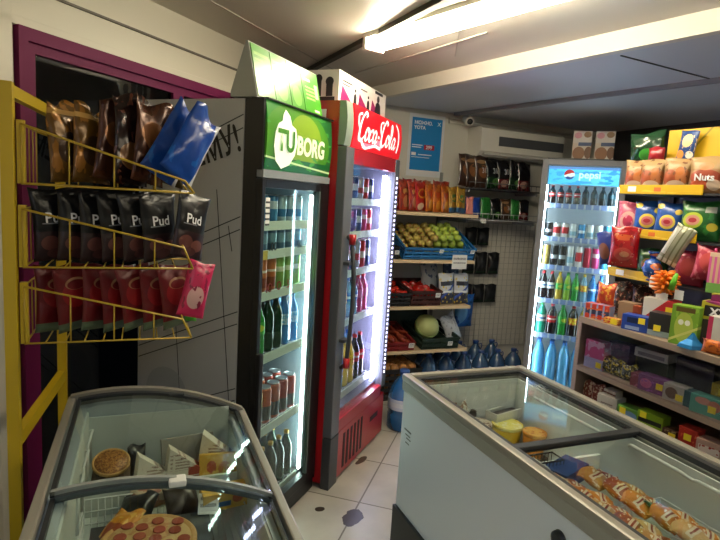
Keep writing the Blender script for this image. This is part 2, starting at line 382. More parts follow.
# ------------------------------------------------------------------ air conditioner, poster, camera
ac = thing('air_conditioner', 'white wall air conditioner high above the black snack bags', 'air conditioner', (2.95, 4.03, 1.9))
acm = mat('air conditioner shell', '#d9d6ca', .35)
part('body', MB().prism([(-.205, .04), (-.20, .22), (-.17, .235), (-.001, .235), (-.001, 0), (-.15, 0)], -.42, .42, 'x'), acm, ac)
part('vent', MB().box(-.25, .41, -.212, -.20, .09, .165, .002), mat('vent grey', '#4b4d50', .5), ac)
part('louvre', MB().box(-.38, .38, -.20, -.16, .012, .03, .002, Matrix.Rotation(R(0), 4, 'X')), mat('louvre', '#b9b7ae', .4), ac)
ps = thing('poster', 'blue and white mobile offer poster on the back wall', 'poster', (1.975, 4.029, 1.705))
part('sheet', MB().box(0, .325, -.004, -.0005, 0, .495), mat('poster white', '#dcdfe2', .4), ps)
part('printed_panel', MB().box(.025, .30, -.0052, -.0042, .05, .465), mat('poster blue', '#2384c8', .4), ps)
wt = mat('white print', '#f2f3f4', .5)
text_part('lettering', 'МОЖНО.\nYOTA', .038, wt, ps, (.045, -.006, .405), 'LEFT', .0012)
text_part('emblem', 'X', .042, wt, ps, (.27, -.006, .425), 'CENTER', .001)
part('price_flag', MB().box(.145, .24, -.0065, -.0053, .215, .255), mat('poster red', '#b5243c', .4), ps)
text_part('price', '299', .038, wt, ps, (.19, -.0072, .234), 'CENTER', .0008)
part('fine_print', MB().box(.035, .13, -.0062, -.0053, .245, .252).box(.035, .12, -.0062, -.0053, .228, .235).box(.035, .075, -.0062, -.0053, .165, .19).box(.095, .22, -.0062, -.0053, .170, .178).box(.035, .20, -.0062, -.0053, .150, .154), wt, ps)
cc = thing('security_camera', 'small white security camera under the lowered ceiling near the back wall', 'security camera', (2.42, 3.86, 2.2345))
part('mount', MB().lathe([(.03, -.02), (.03, 0)], 14).tube([(0, 0, -.015), (0, -.01, -.05)], .012), acm, cc)
mcam = Matrix.Translation((0, .02, -.065)) @ Matrix.Rotation(R(-16), 4, 'Z') @ Matrix.Rotation(R(105), 4, 'X')
part('housing', MB().lathe([(.028, -.05), (.034, -.045), (.036, .06), (.033, .075)], 16, M=mcam), acm, cc)
part('lens', MB().lathe([(.024, .0752), (.022, .079), (.012, .080)], 14, M=mcam), mat('black lens', '#0b0c0e', .15), cc)
# ================================================================== drinks coolers
blk = mat('black plastic', '#101114', .35)
gry = mat('grey frame', '#57595e', .4)
dgry = mat('dark grey plastic', '#3a3c40', .45)
whi = mat('white liner', '#dfe4e6', .4)
wire = mat('white wire', '#d5d8d8', .4)
pane = glass('cooler glass', '#eef6f4', .035)
tagw = mat('white price tag', '#e9e9e4', .5, shapes=(('text', .1, .9, .15, .85, 3, '#55504c'),))
taby = mat('yellow price sticker', '#e8cf2c', .5)
def shelf(parent, x0, x1, y0, y1, z, rail='#dfe3df', n=12, rm=None):
    mb = MB(); mb.tube([(x0, y0 + .02, z - .006), (x1, y0 + .02, z - .006)], .003, 5); mb.tube([(x0, y1 - .02, z - .006), (x1, y1 - .02, z - .006)], .003, 5)
    for i in range(n): mb.tube([(x0 + (x1 - x0) * (i + .5) / n, y0, z - .0025), (x0 + (x1 - x0) * (i + .5) / n, y1, z - .0025)], .002, 4)
    sh = part('shelf', mb, wire, parent)
    part('price_rail', MB().box(x0, x1, y0 - .012, y0 - .004, z - .03, z + .008), rm or mat('price rail', rail, .4), sh)
    return sh

# ---- beer cooler with the green sign
BX, BD = .585, .60
beer = thing('drinks_cooler', 'tall black drinks cooler with a glowing green sign and grey side panel', 'fridge', (.42, 2.106, 0), R(46))
part('carcass', MB().box(.002, .03, .08, BD, .06, 1.85).box(BX - .03, BX, .0, BD, .06, 1.85).box(.03, BX - .03, BD - .03, BD, .06, 1.85).box(.03, BX - .03, .06, BD - .03, 1.57, 1.85).box(.03, BX - .03, .06, BD - .03, .06, .10), dgry, beer)
lining = mat('grey liner', '#59636a', .4)
part('lining', MB().box(.031, .034, .05, BD - .034, .105, 1.555).box(BX - .034, BX - .031, .05, BD - .034, .105, 1.555).box(.034, BX - .034, BD - .034, BD - .031, .105, 1.555).box(.034, BX - .034, .05, BD - .034, 1.552, 1.5555), lining, beer)
sidem = mat('printed side panel', '#b4b7ba', .4)
sp = part('side_panel', MB().box(-.004, .0015, .082, BD, .06, 1.85), sidem, beer)
# thin printed lines of the side panel: slanted pairs
lm = mat('side panel line', '#20242a', .4)
mb = MB()
def sline(y0, z0, y1, z1, wd=.004):
    v = Vector((y1 - y0, z1 - z0)); k = Vector((-v.y, v.x)).normalized() * wd / 2
    mb.prism([(y0 + k.x, z0 + k.y), (y1 + k.x, z1 + k.y), (y1 - k.x, z1 - k.y), (y0 - k.x, z0 - k.y)], -.0052, -.0042, 'x')
for z in (1.79, 1.40, 1.02, .70): sline(.085, z, .595, z - .22); sline(.085, z - .05, .595, z - .27)
sline(.20, 1.50, .11, .60, .003); sline(.42, 1.25, .36, .55, .003); sline(.14, 1.36, .12, 1.26, .003); sline(.30, 1.84, .42, 1.5, .003)
part('line_print', mb, lm, sp)
for (cy, cz, r) in ((.44, .62, .11), (.33, .50, .10)):
    part('circle_print', MB().lathe([(r, 0), (r, .001)], 32, M=Matrix.Translation((-.0042, cy, cz)) @ Matrix.Rotation(R(-90), 4, 'Y')), mat('pale print', '#a3a8ad', .35), sp)
tx = text_part('lettering', 'ЛУЧШЕМУ!', .15, mat('black print', '#0a0a0c', .5), sp, (0, 0, 0), 'RIGHT', .002, .66)
tx.matrix_local = Matrix.Translation((-.0055, .098, 1.70)) @ Matrix.Rotation(R(-90), 4, 'Z') @ Matrix.Rotation(R(-19), 4, 'Y')
# sign box with a bowed front
def bow(x, z): return .002 - .016 * max(0, 1 - ((z - 1.72) / .16) ** 2)
mb = MB(); prof = [(.06, 1.59)] + [(bow(0, 1.59 + .26 * i / 8), 1.59 + .26 * i / 8) for i in range(9)] + [(.06, 1.85)]
mb.prism(prof, .012, BX - .004, 'x'); 
signm = mat('green sign', '#2f7f2a', .3, emit=.14, shapes=(('grad', 'X', 0, 1, '#16582a'), ('ell', .45, .45, .5, .62, '#437f22'), ('ell', .55, .5, .26, .45, '#77962a'), ('box', 0, 1, 0, .2, '#14582c'), ('noise', 5, .62, '#3f8f3a'), ('slant', .12, .17, .2, '#bfd9a0')))
sg = part('sign', mb, signm, beer)
part('sign_rim', MB().box(-.002, .012, -.004, .078, 1.585, 1.852).box(.012, BX, -.015, .06, 1.85, 1.856), blk, beer)
part('front_frame', MB().box(-.002, .002, 0.02, .08, .06, 1.585).box(BX - .003, BX, -.01, .03, .06, 1.585), blk, beer)
hop = MB(); pts = [(0, .105), (.022, .085), (.03, .055), (.052, .045), (.062, .0), (.052, -.05), (.028, -.088), (-.012, -.105), (-.045, -.08), (-.06, -.03), (-.055, .02), (-.04, .05), (-.02, .062), (-.014, .085)]
for i in range(len(pts)):
    a, b2 = pts[i], pts[(i + 1) % len(pts)]
    tri = [(0, 0), a, b2]; vs = [hop.b.verts.new((.145 + p[0] * 1.5, bow(0, 1.715 + p[1] * 1.12) - .006, 1.715 + p[1] * 1.12)) for p in tri]; hop.b.faces.new(vs)
part('hop_shape', hop, mat('sign white', '#dfe8d4', .4, emit=.4), sg)
text_part('lettering', 'TU', .115, mat('sign green letters', '#3c7a1c', .4, emit=.1), sg, (.145, 0, 1.705), 'CENTER', .004, .9, surf=lambda x, z: bow(x, z) - .0085)
text_part('lettering', 'BORG', .105, mat('sign white letters', '#d3e2bc', .4, emit=.35), sg, (.375, 0, 1.70), 'CENTER', .004, .9, surf=bow)
part('trim_strip', MB().box(.0, BX, -.01, .06, 1.557, 1.588), mat('grey strip', '#7d8286', .35), beer)
dr = part('door', MB().frame(.0, BX - .004, .075, 1.553, .024, .085, .05, .035, -.008, .03, .003), blk, beer)
part('glass', MB().box(.024, BX - .089, .0, .006, .125, 1.518), pane, dr)
part('handle', MB().box(-.008, .022, -.03, -.008, .50, .86, .006), blk, dr)
part('inner_trim', MB().box(BX - .10, BX - .089, -.010, .01, .125, 1.518), mat('silver trim', '#7b8a88', .3, .6), dr)
st = part('sticker', MB().box(.04, .07, -.0012, -.0002, 1.37, 1.48), mat('sticker white', '#e4e6e2', .4, shapes=(('lines', 'Z', 5, .35, '#30343a'),)), dr)
LEDW = led('cooler light', '#e4f6ee', 26)
part('led_strip', MB().box(BX - .10, BX - .045, .032, .042, .14, 1.50), LEDW, beer)
part('plinth', MB().box(.01, BX - .01, -.005, BD, .012, .075), blk, beer)
for x in (.05, BX - .05):
    for y in (.05, BD - .05): part('foot', MB().lathe([(.016, 0), (.016, .012)], 10), blk, beer, (x, y, 0))
SY0 = .05
for z in (1.375, 1.255, 1.08, .805, .475, .13): shelf(beer, .036, BX - .11, SY0, BD - .06, z, '#cfd8c8')
beerM = beer.matrix_basis.copy()
def inb(x, y, z): return tuple(Matrix.Translation((.42, 2.106, 0)) @ Matrix.Rotation(R(46), 4, 'Z') @ Vector((x, y, z)))
plm = [lin]
capb = mat('cap black', '#15161a', .4); capg = mat('cap green', '#1d8a3c', .4); capy = mat('cap yellow', '#d8b31c', .4); capblue = mat('cap blue', '#1d66b8', .4); capr = mat('cap red', '#c21f26', .4); capw = mat('cap white', '#e8e8e6', .4); capgold = mat('cap gold', '#b48a2e', .35, .7)
wat = clear('pale blue water bottle', '#8fc4e4', .55); watd = clear('deep blue bottle', '#2a7fc4', .7)
dgrn = clear('dark green glass bottle', '#0c3a1c', .93); grn = clear('green plastic bottle', '#2f9a3a', .85); cola = clear('dark cola', '#1c0d0a', .96); lime = clear('lime drink', '#9cc63c', .85); yel = clear('yellow drink', '#d9b53a', .88); brn = clear('brown glass bottle', '#2a1608', .95)
L_blue = mat('label blue', '#1f5fae', .4, shapes=(('box', 0, 1, .3, .6, '#e6eef4'),)); L_sky = mat('label sky', '#6aa9d6', .4, shapes=(('noise', 6, .55, '#e9f2f6'),)); L_green = mat('label green', '#3fae3c', .4, shapes=(('ell', .5, .5, .4, .3, '#d6e04a'),)); L_red = mat('label red', '#c41a22', .4, shapes=(('box', 0, 1, .4, .62, '#f1e8e4'),)); L_yel = mat('label yellow', '#e2c12e', .4, shapes=(('noise', 5, .55, '#c8402a'),)); L_white = mat('label white', '#e4e4de', .4, shapes=(('box', 0, 1, .35, .6, '#2f66a8'),)); L_gold = mat('label gold', '#b8902c', .35, .3)
n = 6
pos = [.075 + i * .073 for i in range(n)]
names = ['blue and white water bottle', 'pale tall can', 'orange carton can', '', '', '']
for row, y in enumerate((.085, .165)):
    rowname = ('front', 'back')[row]
    for i, x in enumerate(pos):
        p = lambda z: inb(x, y, z + .002)
        od = ORD[i]
        can(f'short blue can, {od} from the left, {rowname} row, on top shelf of the green-signed cooler', p(1.375), .115, .028, mat('can sky blue', '#4d8fc0', .35, .3, shapes=(('box', 0, 1, .5, .8, '#dfe9ee'),)) if i < 3 else mat('can pale', '#b9d3dc', .35, .3, shapes=(('box', 0, 1, .2, .5, '#3f7fb0'),)), 'cans on the top shelf of the green-signed cooler')
        can(f'small blue and grey can, {od} from the left, {rowname} row, second shelf from the top of green-signed cooler', p(1.255), .10, .028, mat('can steel blue', '#5a7f9c', .35, .4, shapes=(('box', 0, 1, .3, .75, '#86aebd'),)), 'cans on the second shelf of the green-signed cooler')
        m_or = mat('can orange', '#c8733a', .35, .2, shapes=(('box', 0, 1, .55, .62, '#ead9c0'), ('box', 0, 1, .12, .4, '#8f4526'))); m_lg = mat('can light green', '#8fb95a', .35, .2, shapes=(('box', 0, 1, .5, .65, '#e6ecc8'),))
        can(f"tall {'orange' if i < 3 else 'light green'} can, {od} from the left, {rowname} row, third shelf of green-signed cooler", p(1.08), .155, .031, m_or if i < 3 else m_lg, 'tall cans on the third shelf of the green-signed cooler')
        if i in (0, 1): bottle(f'green bottle with bright green label, {od} from the left, {rowname} row, fourth shelf of green-signed cooler', p(.805), .235, .031, grn, capg, L_green, 'bottles on the fourth shelf of the green-signed cooler')
        elif i in (2, 3): bottle(f'dark green bottle, {od} from the left, {rowname} row, fourth shelf of green-signed cooler', p(.805), .24, .031, dgrn, capb, None, 'bottles on the fourth shelf of the green-signed cooler')
        else: bottle(f'blue water bottle, {od} from the left, {rowname} row, fourth shelf of green-signed cooler', p(.805), .235, .031, watd, capblue, L_sky, 'bottles on the fourth shelf of the green-signed cooler')
        cm = (mat('can gold', '#a8842c', .35, .5, shapes=(('box', 0, 1, .1, .55, '#3a3228'),)), mat('can gold', '#a8842c'), mat('can copper', '#b0572e', .35, .4, shapes=(('box', 0, 1, .1, .5, '#4a4d44'),)), mat('can copper', ''), mat('can red dark', '#9c3426', .35, .3, shapes=(('box', 0, 1, .1, .45, '#5a5248'),)), mat('can red dark', ''))[i]
        can(f"tall {('gold', 'gold', 'copper', 'copper', 'dark red', 'dark red')[i]} can, {od} from the left, {rowname} row, fifth shelf of green-signed cooler", p(.475), .165, .033, cm, 'tall cans on the fifth shelf of the green-signed cooler')
        bottle(f'dark green glass bottle, {od} from the left, {rowname} row, lowest shelf of green-signed cooler', p(.13), .22, .031, dgrn, capgold, None, 'dark bottles on the lowest shelf of the green-signed cooler')
# price cards on the rails of the beer cooler
ng = 0
mb = MB()
for i, (t, x, z) in enumerate((('0L', .06, 1.31), ('.00', .17, 1.31), ('80', .40, 1.31))):
    text_part('price_lettering', t, .05, lm, beer, (x, SY0 - .013, z - .035), 'CENTER', .001)
part('yellow_price_card', MB().box(.07, .125, SY0 - .016, SY0 - .0125, 1.225, 1.262), mat('yellow card', '#d2b445', .5), beer)
for i, x in enumerate((.07, .15, .23, .31)): text_part('price_lettering', ('0', 'Ю', 'О', '5')[i], .05, mat('red print', '#9c2c26', .5), beer, (x, SY0 - .013, 1.10), 'CENTER', .001)

# green leaning display on top of the beer cooler
gd = thing('green_display', 'bright green four-panel cardboard display on the black cooler', 'display', (.42, 2.106, 1.857), R(46))
gsd = mat('display card side', '#a9ada6', .5)
part('stand', MB().prism([(.03, 0), (.15, 0), (.15, .02), (.088, .205), (.078, .205)], .0, .555, 'x'), gsd, gd)
gp = mat('display green', '#3f8a1e', .3, shapes=(('box', .1, .9, .80, .86, '#8ab860'), ('box', .1, .55, .70, .74, '#7fae54'), ('ell', .5, .3, .34, .22, '#6fa84a')))
gp2 = mat('display green plain', '#3f9020', .3, shapes=(('text', .15, .7, .3, .62, 12, '#bcd98e'), ('box', .1, .5, .74, .8, '#dbe9c4'), ('box', .55, .85, .08, .13, '#dfe9d0'), ('box', .72, .9, .4, .72, '#cfe3b2')))
sl = math.hypot(.048, .205); ta = math.atan2(.048, .205)
for i, (x0, x1) in enumerate(((.006, .135), (.140, .265), (.270, .385), (.390, .552))):
    part('panel', MB().box(x0, x1, -.004, -.0006, .004, sl - .006), gp if i < 3 else gp2, gd, (0, .0298, 0), (-ta, 0, 0))

# ---- red cooler
RX, RD = .80, .66
red = mat('red cooler paint', '#a3101a', .32, coat=.3)
cc_ = thing('drinks_cooler', 'tall red drinks cooler with grey door frame and red script sign', 'fridge', (.882, 2.483, 0), R(46))
CM = Matrix.Translation((.882, 2.483, 0)) @ Matrix.Rotation(R(46), 4, 'Z')
part('carcass', MB().box(0, .03, .03, RD, .03, 1.95).box(RX - .03, RX, .03, RD, .03, 1.95).box(.03, RX - .03, RD - .03, RD, .03, 1.95).box(.03, RX - .03, .03, RD - .03, 1.68, 1.95).box(.03, RX - .03, .03, RD - .03, .03, .36), red, cc_)
part('lining', MB().box(.031, .034, .03, RD - .034, .361, 1.679).box(RX - .034, RX - .031, .03, RD - .034, .361, 1.679).box(.034, RX - .034, RD - .034, RD - .031, .361, 1.679).box(.034, RX - .034, .03, RD - .034, .361, .364).box(.034, RX - .034, .03, RD - .034, 1.676, 1.679), mat('violet grey liner', '#6f6f7c', .4), cc_)
dr = part('door', MB().box(0, .095, -.018, .03, .28, 1.74, .004).box(RX - .07, RX, -.018, .03, .33, 1.74, .004), gry, cc_)
part('lower_frame', MB().box(0, .10, -.018, .03, .0, .275, .003), dgry, cc_)
part('header_band', MB().box(.095, RX - .07, -.014, .03, 1.665, 1.74), red, dr)
part('door_sill', MB().box(.095, RX - .07, -.014, .03, .28, .345), red, dr)
part('glass', MB().box(.095, RX - .07, -.006, 0, .345, 1.665), pane, dr)
hb = part('handle', MB().tube([(.065, -.018, 1.31), (.065, -.045, 1.29), (.08, -.058, 1.1), (.08, -.06, .95), (.065, -.05, .66), (.065, -.018, .64)], .012, 8), dgry, dr)
part('handle_end', MB().lathe([(.016, 0), (.018, .05)], 10, (.065, -.046, 1.27)), red, hb); part('handle_end', MB().lathe([(.018, 0), (.016, .05)], 10, (.065, -.05, .645)), red, hb)
part('handle_bracket', MB().box(.03, .085, -.05, -.018, 1.17, 1.185), dgry, hb); part('handle_bracket', MB().box(.03, .085, -.05, -.018, .78, .795), dgry, hb)
lp = part('lower_panel', MB().box(.10, RX, -.014, .03, .02, .278, .003), red, cc_)
for i in range(6): part('grille_slot', MB().box(.17 + i * .05, .195 + i * .05, -.0155, -.0135, .05, .245), mat('slot', '#2a0508', .6), lp)
part('grip_recess', MB().box(.57, .70, -.0155, -.0135, .16, .19), mat('slot', '#2a0508', .6), lp)
def bow2(x, z): return -.002 - .016 * max(0, 1 - ((z - 1.85) / .12) ** 2)
mb = MB(); prof = [(.03, 1.745)] + [(bow2(0, 1.745 + .205 * i / 8), 1.745 + .205 * i / 8) for i in range(9)] + [(.03, 1.95)]
mb.prism(prof, .075, RX, 'x')
sg = part('sign', mb, mat('red sign', '#d2101c', .3, emit=.55), cc_)
mb = MB(); mb.prism([(p[0] + .006, p[1]) for p in prof], .0, .075, 'x'); part('sign_end', mb, mat('sign end grey', '#7e8a80', .4), cc_)
# script lettering drawn with a pen
mb = MB(); k = .125
def let(x, pts, w=.02): stroke(mb, [(.115 + (x + p[0] + .22 * p[1]) * k * 1.05, 1.79 + p[1] * k) + tuple(p[2:]) for p in pts], w)
def small_o(x): let(x, [(.30, .48), (.12, .50), (.0, .28), (.10, .04), (.28, .08), (.36, .28), (.30, .48), (.22, .40), (.42, .46)])
def small_a(x): let(x, [(.34, .42), (.16, .50), (.0, .26), (.10, .03), (.26, .12), (.36, .46)]); let(x, [(.36, .46), (.30, .14), (.38, .02), (.52, .16)])
def big_c(x): let(x, [(.62, .92), (.72, 1.04), (.55, 1.10), (.22, .82), (.06, .40), (.14, .04), (.38, .0), (.66, .22)], .026); let(x, [(.06, .40), (-.12, .62), (-.10, .92), (.20, 1.02)], .018)
big_c(.05); small_o(.72); let(1.16, [(.34, .40), (.26, .50), (.08, .42), (.0, .20), (.10, .03), (.36, .14)]); small_a(1.54)
let(2.08, [(-.02, .30), (.16, .30)], .02)
big_c(2.42); small_o(3.06); let(3.52, [(.0, .20), (.22, .70), (.22, 1.0), (.10, .98), (.06, .50), (.08, .08), (.20, .02), (.34, .18)]); small_a(3.84)
let(.10, [(.3, .0), (.9, -.28), (1.8, -.10), (2.5, -.16)], .02)
for v in mb.b.verts: v.co.y = bow2(0, v.co.z) - .002
part('lettering', mb, mat('sign white glow', '#f4f1ee', .4, emit=.6), sg)
mb = MB(); stroke(mb, [(.20, 1.765), (.33, 1.772), (.42, 1.80), (.47, 1.775)], .035)
for v in mb.b.verts: v.co.y = bow2(0, v.co.z) - .0012
part('pink_splash', mb, mat('sign pink', '#e88aa8', .4, emit=.3), sg)
mb = MB(); stroke(mb, [(.70, 1.935), (.735, 1.90), (.735, 1.83), (.72, 1.775)], .02, ang=0)
for v in mb.b.verts: v.co.y = bow2(0, v.co.z) - .002
part('white_stripe', mb, mat('sign white glow', ''), sg)
LEDV = led('cooler violet light', '#dcd2ff', 40)
part('led_strip', MB().box(RX - .125, RX - .075, .032, .042, .38, 1.64), LEDV, cc_)
mb = MB()
for i in range(44): mb.box(RX - .048, RX - .036, -.0215, -.0182, .42 + i * .028, .432 + i * .028)
part('led_dots', mb, led('led dot light', '#cfc8ff', 5), cc_)
part('led_strip', MB().box(.06, .12, .032, .040, .38, 1.64), led('cooler violet side light', '#d8ccff', 22), cc_)
for z in (1.49, 1.31, 1.10, .83, .42): shelf(cc_, .036, RX - .036, .07, RD - .06, z, '#e3e2ee')
def inc(x, y, z): return tuple(CM @ Vector((x, y, z + .002)))
mred = mat('can red', '#c01c24', .35, .3, shapes=(('box', 0, 1, .35, .6, '#efe6e2'),)); mblu = mat('can navy', '#27407e', .35, .3, shapes=(('box', 0, 1, .4, .7, '#cdd6e6'),)); msil = mat('can silver', '#b9bcc6', .3, .5, shapes=(('box', 0, 1, .3, .55, '#b02a34'),)); mpnk = mat('can pink', '#cf3f7c', .35, .3, shapes=(('box', 0, 1, .55, .75, '#f0d6e2'),)); mvio = mat('can violet', '#5a3f8e', .35, .3)
kinds = [('red and white', mred), ('navy', mblu), ('silver', msil), ('pink', mpnk), ('violet', mvio)]
for row, y in enumerate((.11, .19)):
    rn = ('front', 'back')[row]
    for i in range(8):
        x = .085 + i * .078; od = ORD[i]
        kn, km = kinds[(i + row) % 3]; can(f'{kn} small can, {od} from the left, {rn} row, top shelf of the red cooler', inc(x, y, 1.49), .125, .029, km, 'cans on the top shelf of the red cooler')
        kn, km = kinds[(i * 2 + row + 1) % 5]; can(f'{kn} slim can, {od} from the left, {rn} row, second shelf of the red cooler', inc(x, y, 1.31), .13, .029, km, 'cans on the second shelf of the red cooler')
        kn, km = kinds[(i + 2 * row) % 3]; can(f'{kn} tall can, {od} from the left, {rn} row, third shelf of the red cooler', inc(x, y, 1.10), .16, .031, km, 'cans on the third shelf of the red cooler')
        b1 = ((cola, capr, L_red, 'dark cola'), (yel, capy, L_yel, 'yellow soda'), (wat, capblue, L_blue, 'clear water'), (clear('pink drink', '#c8407a', .85), capr, mat('label pink', '#d86aa0', .4), 'pink drink'))[(i // 2 + row) % 4]
        bottle(f'{b1[3]} bottle, {od} from the left, {rn} row, fourth shelf of the red cooler', inc(x, y, .83), .22, .031, b1[0], b1[1], b1[2], 'bottles on the fourth shelf of the red cooler')
        b1 = ((cola, capr, L_red, 'dark cola'), (wat, capblue, L_blue, 'clear water'), (yel, capy, L_yel, 'yellow soda'))[(i // 2 + row) % 3]
        bottle(f'{b1[3]} bottle, {od} from the left, {rn} row, bottom shelf of the red cooler', inc(x, y, .42), .27, .033, b1[0], b1[1], b1[2], 'bottles on the bottom shelf of the red cooler')
for (yy_, zz_) in ((.10, 1.87), (.10, 1.80), (.16, 1.89)): part('price_tag', MB().box(-.0015, 0, yy_, yy_ + .045, zz_, zz_ + .04), tagw, cc_)
# printed carton on the red cooler
hx = thing('carton', 'white carton with dark figures and magenta wedges on top of the red cooler', 'box', tuple(CM @ Vector((.06, .07, 1.951))), R(46))
cw = mat('carton white', '#d9d6d2', .45)
part('box', MB().box(0, .66, 0, .24, 0, .155, .002), cw, hx)
mg = mat('magenta print', '#8e1c5c', .45); dk = mat('figure print', '#26242a', .5)
mb = MB()
for x in (.02, .24, .42): mb.prism([(x, .004), (x + .17, .004), (x + .02, .09)], -.0014, -.0004, 'y')
part('wedge_print', mb, mg, hx)
for x, hh in ((.20, .11), (.38, .11), (.53, .13)):
    mb = MB(); wd = .022 if x < .5 else .05
    mb.prism([(x - wd, .008), (x + wd, .008), (x + wd * .7, hh * .6), (x + wd * .3, hh * .7), (x - wd * .3, hh * .7), (x - wd * .7, hh * .6)], -.0022, -.0015, 'y'); mb.lathe([(wd * .38, 0), (wd * .38, .0008)], 14, M=Matrix.Translation((x, -.0015, hh * .84)) @ Matrix.Rotation(R(90), 4, 'X'))
    part('figure_print', mb, dk, hx)
part('fine_print', MB().box(.04, .16, -.0014, -.0004, .11, .116).box(.04, .13, -.0014, -.0004, .095, .10).box(.27, .36, -.0014, -.0004, .115, .12).box(.48, .60, -.0014, -.0004, .135, .15), dk, hx)
mb = MB()
for (a, b2, r) in ((.05, .10, .022), (.11, .115, .02), (.16, .09, .022), (.2, .12, .014)): mb.lathe([(r, 0), (r, .001)], 12, M=Matrix.Translation((-.0012, a, b2)) @ Matrix.Rotation(R(90), 4, 'Y')); mb.box(-.0012, -.0004, a - r * .8, a + r * .8, .03, b2)
mb.box(-.0012, -.0004, .02, .22, .004, .028)
part('figure_print', mb, dk, hx)

# ---- cooler with the wave sign in the far corner
PX, PD = .60, .58
pw = thing('drinks_cooler', 'far grey drinks cooler with blue globe sign and rows of bottles', 'fridge', (2.895, 3.497, 0), R(-44))
PM = Matrix.Translation((2.895, 3.497, 0)) @ Matrix.Rotation(R(-44), 4, 'Z')
lg = mat('light grey cooler', '#85878c', .4)
part('carcass', MB().box(0, .03, 0, PD, .03, 1.885).box(PX - .03, PX, 0, PD, .03, 1.885).box(.03, PX - .03, PD - .03, PD, .03, 1.885).box(.03, PX - .03, .0, PD - .03, 1.85, 1.885).box(.03, PX - .03, .0, PD - .03, .0, .07), lg, pw)
part('lining', MB().box(.031, .034, .0, PD - .034, .072, 1.849).box(PX - .034, PX - .031, 0, PD - .034, .072, 1.849).box(.034, PX - .034, PD - .034, PD - .031, .072, 1.849), mat('bright liner', '#eef3f6', .4), pw)
dr = part('door', MB().frame(.0, PX, .05, 1.885, .045, .045, .03, .045, -.035, -.002, .003), lg, pw)
part('glass', MB().box(.045, PX - .045, -.022, -.016, .08, 1.84), pane, dr)
part('top_vent', MB().box(.03, .5, .02, .03, 1.886, 1.90), dgry, pw)
sg = part('sign', MB().box(.05, PX - .05, .004, .03, 1.70, 1.835), mat('blue sign', '#3aa6dc', .3, emit=1.5, shapes=(('grad', 'X', 0, 1, '#5fc0e6'), ('noise', 4, .56, '#2a8fd4'), ('box', 0, 1, .86, 1, '#4f78b4'))), pw)
def disc(name, cx, cz, pts, m, y):
    b_ = MB(); b_.prism([(cx + p[0], cz + p[1]) for p in pts], y - .0008, y, 'y'); part(name, b_, m, sg)
ra = .038; circ = lambda a0, a1, k=14: [(ra * math.cos(R(a0 + (a1 - a0) * i / k)), ra * math.sin(R(a0 + (a1 - a0) * i / k))) for i in range(k + 1)]
disc('globe_white', .20, 1.775, circ(0, 352, 24), mat('globe white', '#f4f6f8', .4, emit=.9), .0035)
disc('globe_red', .20, 1.775, circ(20, 190) + [(-.01, .004), (.015, .012)], mat('globe red', '#d8202c', .4, emit=.6), .0026)
disc('globe_blue', .20, 1.775, circ(215, 345) + [(.01, -.02), (-.012, -.014)], mat('globe blue', '#1d4fa8', .4, emit=.6), .0026)
text_part('lettering', 'pepsi', .075, mat('sign white cool', '#d6f0fa', .4, emit=1), sg, (.345, .003, 1.775), 'CENTER', .002)
LEDB = led('cooler blue light', '#e4f0ff', 36)
part('led_strip', MB().box(.036, .052, .0, .012, .10, 1.69), LEDB, pw)
part('led_strip', MB().box(PX - .052, PX - .036, .0, .012, .10, 1.69), LEDB, pw)
railb = mat('blue price rail', '#8fa6dc', .4, shapes=(('lines', 'X', 9, .25, '#dfe6f4'),))
for z in (1.545, 1.285, 1.06, .79, .505): shelf(pw, .055, PX - .055, .04, PD - .06, z, rm=railb)
part('base_tray', MB().box(.055, PX - .055, .02, PD - .06, .072, .085), whi, pw)
def inp(x, y, z): return tuple(PM @ Vector((x, y, z + .002)))
W_ = 'of the far blue-signed cooler'
mblk = mat('can black', '#17181c', .35, .3, shapes=(('box', 0, 1, .35, .55, '#c9ced6'),)); mcyan = mat('can cyan', '#3a86b8', .35, .3, shapes=(('box', 0, 1, .4, .6, '#e0e8ee'),)); mwh = mat('can white', '#dfe3e2', .35, .1, shapes=(('box', 0, 1, .2, .5, '#8fb6c8'),)); mrw = mat('can red band', '#e3e0dd', .35, .1, shapes=(('box', 0, 1, .3, .75, '#c4242c'),))
